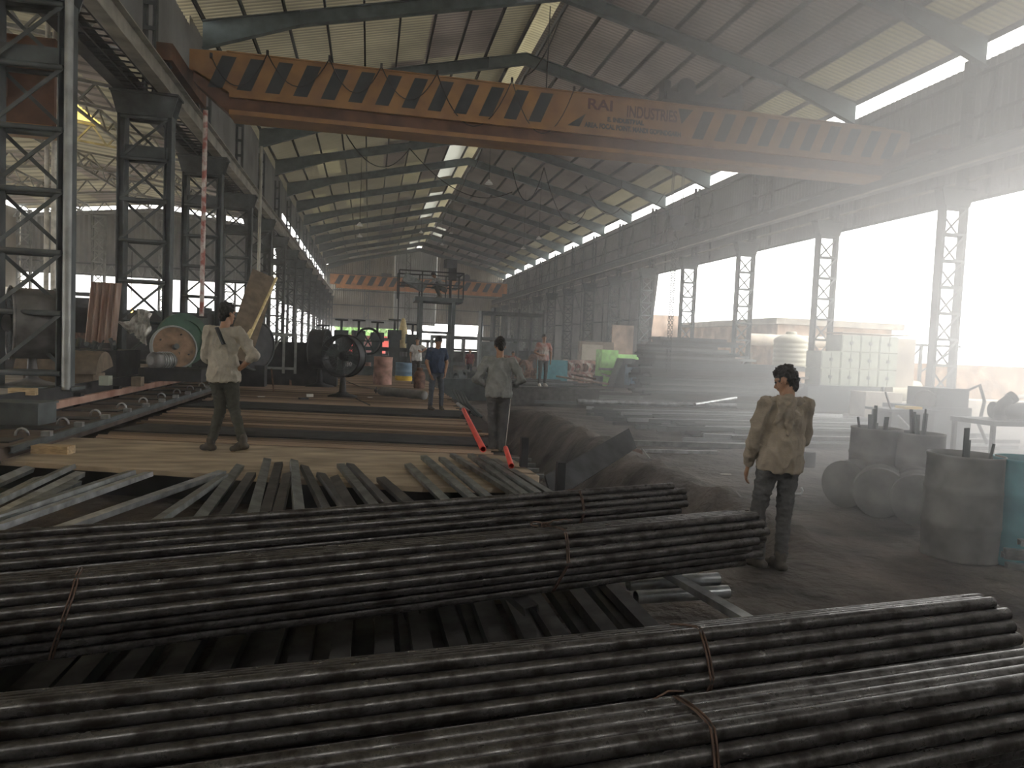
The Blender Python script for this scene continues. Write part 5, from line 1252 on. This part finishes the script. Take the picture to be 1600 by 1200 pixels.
# small trestles and bench on the bed
p = at(436, 600, z=DZ); t = empty('trestle', 'small dark trestle with a pale block on top, left of the fans', 'trestle', p)
tz = at(436, 572, y=p.y).z
m = MB(); m.lohi(p.x-.45, p.x+.45, p.y-.1, p.y+.1, tz-.06, tz); part(t, 'top', m, 'plank')
for dx, dy in ((-.36,-.25),(-.36,.25),(.36,-.25),(.36,.25)): m = MB(); m.bar((p.x+dx*.9, p.y+dy*.3, tz-.05), (p.x+dx, p.y+dy, DZ-.02), .06); part(t, 'leg', m, 'rust')
m = MB(); m.lohi(p.x-.4, p.x+.05, p.y-.09, p.y+.09, tz, tz+.13); thing('wood_block', m, 'paper', 'pale block lying on top of the small trestle', 'block')
p = at(428, 612, z=DZ); m = MB(); m.bar((p.x, p.y, DZ-.02), at(424, 576, y=p.y), .035); thing('stake', m, 'rust', 'thin upright stake standing in front of the small trestle', 'stake')
for i in range(3):
    m = MB(); a_ = at(440+i*4, 590+i*4, z=DZ+.04); m.bar(a_, a_+V((1.1,.3,.05)), .1, .05); thing('timber_offcut', m, 'wood', 'pale timber offcut lying on the bed behind the small trestle', 'timber', 'timber offcuts by the trestle')
# low cross beam / edge frame behind the blue-shirt man
a_, b_ = at(690, 610, z=.45), at(745, 612, z=.45); m = MB(); m.lohi(2.4, b_.x+1.5, a_.y+2, a_.y+2.3, 0, .72); thing('cross_beam', m, 'steel', 'low steel beam across the floor behind the man in the dark blue shirt', 'beam')
for i in range(4):
    p = at(706+i*5, 640+i*1.5, z=DZ); m = MB(); m.path([V((p.x, p.y, DZ+.45)), V((p.x+.1, p.y-.3, DZ+.2)), V((p.x+.3, p.y-.8, DZ))], .03, 6); thing('curved_bar', m, 'steel', 'thin curved guide bar at the right foot of the man in the dark blue shirt', 'bar', 'curved guide bars')
# ================================================================= PEOPLE
def capsule(m, p, q, r1, r2, flat=1.0, side=(1,0,0), n=14, cap=5, flatend=False, flatstart=False):
    """tapered capsule; flat = depth/width ratio of its section, side = direction of the width"""
    p, q = V(p), V(q); t = (q-p).normalized(); sd = V(side) - t*V(side).dot(t)
    if sd.length < .1: sd = t.orthogonal()
    sd.normalize(); u = t.cross(sd)
    rings = []
    for k in range(0 if flatstart else cap): a = PI/2*(1-k/cap); rings.append((p - t*r1*flat**.5*math.sin(a), max(r1*math.cos(a), .001)))
    L_ = (q-p).length; st = max(2, int(L_/.05))
    for k in range(st+1): f = k/st; rings.append((p.lerp(q, f), r1+(r2-r1)*f))
    if not flatend:
        for k in range(1, cap+1): a = PI/2*k/cap; rings.append((q + t*r2*flat**.5*math.sin(a), max(r2*math.cos(a), .001)))
    vs = [c + sd*r*math.cos(2*PI*i/n) + u*r*flat*math.sin(2*PI*i/n) for c, r in rings for i in range(n)]
    fs = [(k*n+i, k*n+(i+1) % n, (k+1)*n+(i+1) % n, (k+1)*n+i) for k in range(len(rings)-1) for i in range(n)]
    fs += [tuple(range(n))[::-1], tuple(range((len(rings)-1)*n, len(rings)*n))]
    m._add(vs, fs, True)
def remesh(m, voxel, smooth=2, wr=0., seed=0, wscale=9., stretch=(1,1,1)):
    me = bpy.data.meshes.new('tmp'); me.from_pydata(m.v, [], m.f); me.update()
    o = bpy.data.objects.new('tmp', me); COL.objects.link(o)
    md = o.modifiers.new('r', 'REMESH'); md.mode = 'VOXEL'; md.voxel_size = voxel; md.use_smooth_shade = True
    dg = bpy.context.evaluated_depsgraph_get(); dg.update(); out = bpy.data.meshes.new_from_object(o.evaluated_get(dg))
    bpy.data.objects.remove(o); bpy.data.meshes.remove(me)
    b = bmesh.new(); b.from_mesh(out)
    for _ in range(smooth): bmesh.ops.smooth_vert(b, verts=b.verts, factor=.5, use_axis_x=True, use_axis_y=True, use_axis_z=True)
    if wr:
        b.normal_update()
        ds = []
        for v in b.verts:
            c = v.co; q = V((c.x*wscale*stretch[0], c.y*wscale*stretch[1], c.z*wscale*stretch[2]+seed))
            d = (1-abs(noise.noise(q)))**3*1.2-.6 + .5*noise.noise(q*2.3); ds.append(v.normal*d*wr)
        for v, d in zip(b.verts, ds): v.co += d
    b.to_mesh(out); b.free()
    for p in out.polygons: p.use_smooth = True
    return out
def cmat(name, col, **k): return mat(name, col, .85, 0, .15, 9, bump=.25, bscale=60, spec=.15, **k)
def person(pos, yaw, H, J, shirt, trousers, label, vox=.010, shirt_len=.0, sleeve='long', shoes='boot', lean=(0,0), untucked=True, extra=None, hairlen=1.0, scarf=None):
    """J: joints in body space for a 1.75 m figure, x to his right, y forward, z up"""
    D = dict(hipL=(-.09,0,.92), hipR=(.09,0,.92), kneeL=(-.10,.02,.50), kneeR=(.10,.02,.50), ankL=(-.10,-.02,.09), ankR=(.10,-.02,.09),
             toeL=(-.12,.15,.03), toeR=(.12,.15,.03), pelvis=(0,0,.95), waist=(0,0,1.08), chest=(0,0,1.30), neck=(0,-.01,1.47), head=(0,.015,1.63), face=(0,1,0),
             shL=(-.18,0,1.41), shR=(.18,0,1.41), elL=(-.24,-.03,1.13), elR=(.24,-.03,1.13), wrL=(-.25,.05,.88), wrR=(.25,.05,.88), hdL=(0,.1,-1), hdR=(0,.1,-1), pmL=(1,0,0), pmR=(-1,0,0))
    D.update(J); D = {k: V(v) for k, v in D.items()}
    t = empty('person', label, 'person', pos, yaw)
    s = H/1.75; t.scale = (s, s, s)
    SW = .165 if untucked else .155
    # ---- body
    m = MB(); fc = D['face'].normalized(); hd = D['head']; rt = fc.cross(V((0,0,1))).normalized(); up = rt.cross(fc)
    capsule(m, hd+up*.03-fc*.005, hd+up*.025+fc*.008, .078, .076, 1.0, n=18)
    capsule(m, hd-up*.03+fc*.025, hd-up*.085+fc*.045, .062, .036, .95, rt)       # jaw
    capsule(m, hd+up*.005+fc*.085, hd-up*.025+fc*.100, .009, .013, 1, n=8)       # nose
    capsule(m, hd+up*.03+fc*.078-rt*.035, hd+up*.03+fc*.078+rt*.035, .012, .012, 1, n=8) # brow
    capsule(m, hd-up*.052+fc*.082-rt*.02, hd-up*.052+fc*.082+rt*.02, .009, .009, 1, n=8) # mouth
    for e in (-1, 1): capsule(m, hd+rt*e*.078+up*.012-fc*.005, hd+rt*e*.08-up*.022-fc*.0, .014, .010, .6, fc, n=8)
    capsule(m, D['neck']-V((0,0,.05)), hd-up*.05-fc*.01, .058, .050)
    capsule(m, D['waist'], D['chest'], .13, .155, .66); capsule(m, D['chest'], D['neck']-V((0,0,.07)), .15, .10, .6)
    capsule(m, D['pelvis'], D['waist'], .15, .13, .72)
    for S in 'LR':
        sh, el, wr = D['sh'+S], D['el'+S], D['wr'+S]
        capsule(m, D['neck']-V((0,0,.09)), sh, .06, .06); capsule(m, sh, el, .052, .040); capsule(m, el, wr, .042, .027)
        h = D['hd'+S].normalized(); pm = D['pm'+S]; pm = (pm-h*pm.dot(h)).normalized(); ac = h.cross(pm)
        sgn = 1 if S == 'L' else -1
        palm = wr + h*.085
        capsule(m, wr+h*.005, palm, .030, .042, .42, ac)
        for k in range(4):
            o_ = (k-1.5)*.0205; b0 = palm+ac*o_+h*.005; l1 = (.036,.042,.04,.032)[k]
            b1 = b0+h*l1+pm*.006+ac*o_*.12; b2 = b1+(h*.8+pm*.6)*(l1*.75); b3 = b2+(h*.45+pm*.9)*(l1*.5)
            capsule(m, b0, b1, .0105, .0098, n=8, cap=3); capsule(m, b1, b2, .0098, .009, n=8, cap=3); capsule(m, b2, b3, .009, .008, n=8, cap=3)
        fw = ac*(1 if ac.dot(V((0,1,0)))+.01*ac.x > 0 else -1)
        capsule(m, wr+h*.03+fw*.025, wr+h*.065+fw*.05+pm*.01, .013, .011, n=8, cap=3); capsule(m, wr+h*.065+fw*.05+pm*.01, wr+h*.098+fw*.052+pm*.018, .011, .009, n=8, cap=3)
        hip, kn, an, to = D['hip'+S], D['knee'+S], D['ank'+S], D['toe'+S]
        capsule(m, hip, kn, .082, .055); capsule(m, kn, an, .055, .036); capsule(m, an-V((0,0,.045)), to, .036, .03)
    me = remesh(m, vox*.8, 1); me.materials.append(M['skin']); o = bpy.data.objects.new('body', me); COL.objects.link(o); o.parent = t
    # eyes
    m = MB()
    for e in (-1, 1): capsule(m, hd+rt*e*.03+up*.012+fc*.079, hd+rt*e*.03+up*.012+fc*.082, .011, .010, 1, n=10, cap=4)
    o = m.build('eyes', 'black', t)
    # ---- hair
    m = MB(); b_ = hd+up*.045-fc*.022
    capsule(m, b_, b_+fc*.02, .087, .083, 1, n=18); capsule(m, hd+up*.085+fc*.035, hd+up*.09-fc*.03, .055, .06, 1); capsule(m, hd-up*.0-fc*.045, hd-up*.045-fc*.05, .062, .048)
    me = remesh(m, vox*.9, 1, .010*hairlen, wscale=28); me.materials.append(M['hair']); o = bpy.data.objects.new('hair', me); COL.objects.link(o); o.parent = t
    # ---- trousers
    m = MB(); capsule(m, D['pelvis']-V((0,0,.03)), D['waist']-V((0,0,.05)), .160, .14, .74)
    for S in 'LR':
        hip, kn, an = D['hip'+S], D['knee'+S], D['ank'+S]
        capsule(m, hip, kn, .095, .066); capsule(m, kn, an+(kn-an).normalized()*.02, .066, .052, flatend=False)
    me = remesh(m, vox*1.15, 2, .010, wscale=9, stretch=(1,1,2.2)); me.materials.append(trousers); o = bpy.data.objects.new('trousers', me); COL.objects.link(o); o.parent = t
    # ---- shirt
    m = MB(); hem = D['pelvis'] + V((0,0,-.07-shirt_len)) if untucked else D['waist']-V((0,0,.06))
    capsule(m, hem, D['waist']+V((0,0,.05)), .196 if untucked else .155, SW+.014, .80, cap=2, flatstart=untucked); capsule(m, D['waist'], D['chest'], .160, .176, .68); capsule(m, D['chest'], D['neck']-V((0,0,.085)), .172, .125, .62)
    m2 = D['neck']; capsule(m, m2-V((0,0,.06)), m2-V((0,0,.012)), .070, .066, 1, flatend=True)
    for S in 'LR':
        sh, el, wr = D['sh'+S], D['el'+S], D['wr'+S]
        capsule(m, D['neck']-V((0,0,.085)), sh, .072, .074)
        if sleeve == 'long': capsule(m, sh, el, .074, .060); capsule(m, el, el.lerp(wr, .93), .060, .040)
        elif sleeve == 'rolled': capsule(m, sh, el, .076, .062); capsule(m, el, el.lerp(wr, .30), .062, .054)
        else: capsule(m, sh, sh.lerp(el, .62), .076, .070)
    me = remesh(m, vox*1.15, 2, .021, seed=3, wscale=7.5, stretch=(1.5,1.5,.7)); me.materials.append(shirt); o = bpy.data.objects.new('shirt', me); COL.objects.link(o); o.parent = t
    # ---- shoes
    for S in 'LR':
        an, to = D['ank'+S], D['toe'+S]; m = MB(); fwd = (V((to.x-an.x, to.y-an.y, to.z-an.z+.05))).normalized()
        dn = V((0,0,-.045)); heel = an+dn-V((fwd.x,fwd.y,0))*.045
        capsule(m, heel, to+V((0,0,.008)), .040, .040, .9); capsule(m, an+dn*.3, to-fwd*.07+V((0,0,.03)), .046, .036); capsule(m, an+V((0,0,.05)), an+dn, .050, .046)
        me = remesh(m, vox, 1, .003); me.materials.append(M[shoes]); o = bpy.data.objects.new('shoe', me); COL.objects.link(o); o.parent = t
    if extra: extra(t, D)
    return t
grey_shirt = cmat('beige_grey_shirt_cloth', (.33,.30,.25)); olive = cmat('dark_olive_trousers', (.055,.055,.045)); 
grey2 = cmat('faded_grey_cloth', (.21,.215,.205)); dkgrey = cmat('charcoal_trousers', (.075,.075,.075)); khaki = cmat('brownish_khaki_cloth', (.27,.225,.175))
navy = cmat('navy_cloth', (.035,.05,.085)); jeans = cmat('dull_denim', (.07,.08,.095)); white_ = cmat('white_cloth', (.62,.62,.60)); maroon = cmat('maroon_cloth', (.16,.045,.05))
# striding man (seen from behind, walking to the right)
fb, ff = at(321, 703, z=DZ), at(372, 712, z=DZ)
mid = (fb+ff)/2; yaw = -.32
def strap(t, D):
    m = MB(); m.bar((-.03,-.125,1.46), (.065,-.135,1.27), .055, .02); m.build('collar_cloth', 'navycloth' if 0 else 'black', t)
person(at(347, 706, z=DZ), -.30, 1.80, dict(
    pelvis=(0,0,.93), waist=(-.005,.0,1.07), chest=(.0,.005,1.29), hipL=(-.085,0,.90), hipR=(.085,0,.90),
    kneeL=(-.06,.06,.50), ankL=(-.115,-.05,.10), toeL=(-.235,-.01,.035),
    kneeR=(.10,.07,.51), ankR=(.27,-.03,.135), toeR=(.13,.0,.035),
    head=(.01,.03,1.62), face=(.45,.9,0), elL=(-.23,.02,1.12), wrL=(-.17,.19,.98), hdL=(.4,.8,-.1), pmL=(1,0,0),
    elR=(.385,-.03,1.15), wrR=(.19,.0,.985), hdR=(-.95,.25,-.15), pmR=(0,.9,-.4)), grey_shirt, olive,
    'person in a beige-grey shirt striding over the tan slab, seen from behind', vox=.010, sleeve='rolled', shirt_len=.03, extra=strap, hairlen=1.3)
# standing man in grey (centre)
def stripe(t, D):
    m = MB(); m.path([D['hipR']+V((.098,-.02,0)), D['kneeR']+V((.073,-.02,0)), D['ankR']+V((.062,-.02,.02))], .006, 6); m.build('trouser_stripe', 'paper', t)
person(at(775, 716, z=.29), -.12, 1.70, dict(
    pelvis=(0,0,.95), waist=(.0,.01,1.08), chest=(-.01,.04,1.28), neck=(-.005,.07,1.45), head=(0,.10,1.60), face=(-.15,.9,-.45),
    shL=(-.18,.04,1.39), shR=(.18,.04,1.39), elL=(-.325,.02,1.13), wrL=(-.17,.13,1.03), hdL=(.9,.35,-.1), pmL=(0,1,0),
    elR=(.33,.01,1.13), wrR=(.17,.13,1.02), hdR=(-.9,.35,-.1), pmR=(0,1,0), hipL=(-.08,0,.92), hipR=(.08,0,.92), kneeL=(-.07,.05,.50), kneeR=(.08,.03,.50), ankL=(-.06,-.02,.09), ankR=(.055,-.04,.09), toeL=(-.08,.15,.03), toeR=(.09,.14,.03)),
    grey2, dkgrey, 'person in a faded grey shirt standing beside the red pipe, seen from behind', vox=.011, sleeve='long', extra=stripe)
# man at right
def cloth_on(t, D):
    # cloth draped over the head's nape and shoulders
    m = MB()
    capsule(m, (-.13,-.03,1.43), (.0,-.085,1.46), .05, .055, .8); capsule(m, (.13,-.03,1.43), (.0,-.085,1.46), .05, .055, .8); capsule(m, (0,-.11,1.45), (-.02,-.155,1.17), .075, .018, .45); capsule(m, (-.05,-.11,1.44), (-.12,-.12,1.24), .05, .02, .45)
    me = remesh(m, .011, 2, .018, seed=8, wscale=13); me.materials.append(khaki); o = bpy.data.objects.new('shoulder_cloth', me); COL.objects.link(o); o.parent = t
person(at(1207, 889, z=0), -.05, 1.80, dict(
    pelvis=(.0,-.01,.94), waist=(.01,-.02,1.08), chest=(.02,-.02,1.29), neck=(.035,-.01,1.46), head=(.045,.04,1.60), face=(-.75,.62,-.28),
    hipL=(-.09,0,.92), hipR=(.09,0,.92), kneeL=(-.135,.05,.50), ankL=(-.12,.02,.09), toeL=(-.20,.16,.03),
    kneeR=(.085,.02,.49), ankR=(.04,-.05,.09), toeR=(.02,.12,.03),
    shL=(-.16,-.01,1.40), elL=(-.235,.02,1.10), wrL=(-.205,.14,.87), hdL=(-.05,.25,-1), pmL=(.6,-.2,0), shR=(.20,-.01,1.40),
    elR=(.215,.02,1.12), wrR=(.12,.16,.98), hdR=(-.3,.9,-.3), pmR=(-1,0,0)),
    khaki, dkgrey, 'person with a cloth over his shoulders, standing beside the pipe ends at right', vox=.010, sleeve='long', extra=cloth_on, shirt_len=.02, hairlen=1.5)
# blue shirt man
def collar(t, D): pass
person(at(680, 641, z=DZ-.02), PI+.35, 1.60, dict(head=(0,.05,1.61), face=(0,.9,-.35), elL=(-.25,.02,1.13), wrL=(-.15,.16,.90), hdL=(.3,.3,-.9), elR=(.26,-.02,1.13), wrR=(.22,.12,.86), hdR=(-.3,.3,-.9),
    kneeL=(-.13,.03,.50), ankL=(-.15,0,.09), kneeR=(.13,.03,.5), ankR=(.14,0,.09)), navy, jeans,
    'person in a dark blue shirt facing us beside the domed cylinder', vox=.014, sleeve='short', untucked=True)
# white shirt man
person(at(650, 600, z=DZ-.02), PI-.3, 1.62, dict(elL=(-.34,.05,1.34), wrL=(-.22,.15,1.22), hdL=(.5,.5,.3), elR=(.25,.03,1.15), wrR=(.2,.16,.98)), white_, dkgrey,
    'person in a white short-sleeved shirt behind the domed cylinder', vox=.016, sleeve='short')
# man in patterned shirt (far, facing us)
person(at(847, 604, z=.62), PI+.1, 1.66, dict(elL=(-.27,0,1.14), wrL=(-.25,.04,.9), elR=(.30,-.04,1.15), wrR=(.16,.12,1.06), hdR=(-.8,.3,0)), mat('grey_red_print', (.36,.38,.36), .8, 0, .2, 3, col2=(.33,.14,.11), contrast=1.6), dkgrey,
    'person in a grey and red patterned shirt standing on the plates', vox=.016, sleeve='short', shoes='paper')
p = at(733, 592, z=0.0); person((p.x, p.y, 0), PI-.5, 1.62, dict(elL=(-.27,0,1.14), wrL=(-.25,.1,.92), elR=(.27,0,1.14), wrR=(.2,.15,.95)), maroon, jeans,
    'small distant person between the scaffold tower and the man in grey', vox=.02, sleeve='short')
p = at(799, 600, z=0.0); person((p.x, p.y-0, 0), PI+.5, 1.66, dict(head=(0,.06,1.6)), maroon, dkgrey,
    'distant person in maroon just right of the elbow of the man in grey', vox=.02, sleeve='long')
# crouching man on the tower
person((XTOW+.1, YTOW-.05, ZTOW-.0), PI/2+.1, 1.65, dict(pelvis=(0,-.22,.42), waist=(0,-.12,.55), chest=(0,.05,.72), neck=(0,.17,.86), head=(0,.26,.98), face=(0,.8,-.6), hipL=(-.1,-.2,.40), hipR=(.1,-.2,.40),
    kneeL=(-.14,.16,.50), kneeR=(.14,.16,.50), ankL=(-.12,-.04,.09), ankR=(.12,-.04,.09), toeL=(-.13,.12,.03), toeR=(.13,.12,.03), shL=(-.18,.12,.82), shR=(.18,.12,.82),
    elL=(-.24,.34,.66), elR=(.24,.34,.66), wrL=(-.14,.52,.56), wrR=(.14,.52,.56), hdL=(0,1,-.2), hdR=(0,1,-.2)), grey2, dkgrey,
    'person crouching on the platform of the scaffold tower, leaning to the left', vox=.018, sleeve='long', untucked=False)
# ================================================================= LIGHT, HAZE, VIEW
w = bpy.data.worlds.new('sky'); bpy.context.scene.world = w; w.use_nodes = True
nt = w.node_tree; bg = nt.nodes['Background']
bg.inputs['Color'].default_value = (1.0, .985, .95, 1); bg.inputs['Strength'].default_value = WS
sc = bpy.context.scene
def haze():
    m = MB(); m.lohi(-60, 120, -20, 190, -3, 40)
    o = m.build('dusty_air_glare', [])
    hm = bpy.data.materials.new('hall_haze_glare'); hm.use_nodes = True; nt = hm.node_tree; N = nt.nodes; L = nt.links
    N.remove(N['Principled BSDF']); out = N['Material Output']
    vs = N.new('ShaderNodeVolumeScatter'); vs.inputs['Color'].default_value = (.96,.97,1,1); vs.inputs['Anisotropy'].default_value = HG
    geo = N.new('ShaderNodeNewGeometry'); sep = N.new('ShaderNodeSeparateXYZ'); L.new(geo.outputs['Position'], sep.inputs[0])
    def mrange(src, a, b, c, d):
        r = N.new('ShaderNodeMapRange'); r.interpolation_type = 'SMOOTHSTEP'
        for k, v in (('From Min', a), ('From Max', b), ('To Min', c), ('To Max', d)): r.inputs[k].default_value = v
        L.new(src, r.inputs['Value']); return r.outputs[0]
    def mul(a, b):
        r = N.new('ShaderNodeMath'); r.operation = 'MULTIPLY'
        for i, x in enumerate((a, b)):
            if isinstance(x, float): r.inputs[i].default_value = x
            else: L.new(x, r.inputs[i])
        return r.outputs[0]
    fx = mrange(sep.outputs['X'], 2.0, 8.5, 0.0, 1.0); fo = mrange(sep.outputs['X'], 17.5, 19.5, 1.0, 0.0)
    fy = mrange(sep.outputs['Y'], 8.0, 22.0, 1.0, .0); fz = mrange(sep.outputs['Z'], 7.0, 14.0, 1.0, .3)
    loc = mul(mul(fx, fo), mul(fy, fz))  # extra density at near right, added to imitate lens glare
    inside = mul(fo, mrange(sep.outputs['Y'], 99.0, 101.0, 1.0, 0.0))
    a = N.new('ShaderNodeMath'); a.operation = 'ADD'; L.new(mul(loc, HLOC), a.inputs[0]); L.new(mul(inside, HGEN), a.inputs[1])
    L.new(a.outputs[0], vs.inputs['Density']); L.new(vs.outputs[0], out.inputs['Volume'])
    o.data.materials.append(hm); o['kind'] = 'stuff'; o['label'] = 'thin dusty air in the hall, with denser haze added at right to imitate glare'; o['category'] = 'haze'
WS0 = 0
if HLOC > 0: haze()
sc.cycles.volume_step_rate = 6.0; sc.cycles.volume_max_steps = 64; sc.cycles.volume_bounces = 1; sc.cycles.use_adaptive_sampling = True; sc.cycles.adaptive_threshold = .02
sc.cycles.max_bounces = 8; sc.cycles.diffuse_bounces = 5; sc.cycles.glossy_bounces = 3; sc.cycles.transmission_bounces = 4
sc.cycles.use_denoising = True; sc.cycles.sample_clamp_indirect = 8.0
sc.view_settings.view_transform = 'Standard'; sc.view_settings.look = 'None'; sc.view_settings.gamma = 1.0
sc.view_settings.use_curve_mapping = False
sc.view_settings.exposure = EXPO
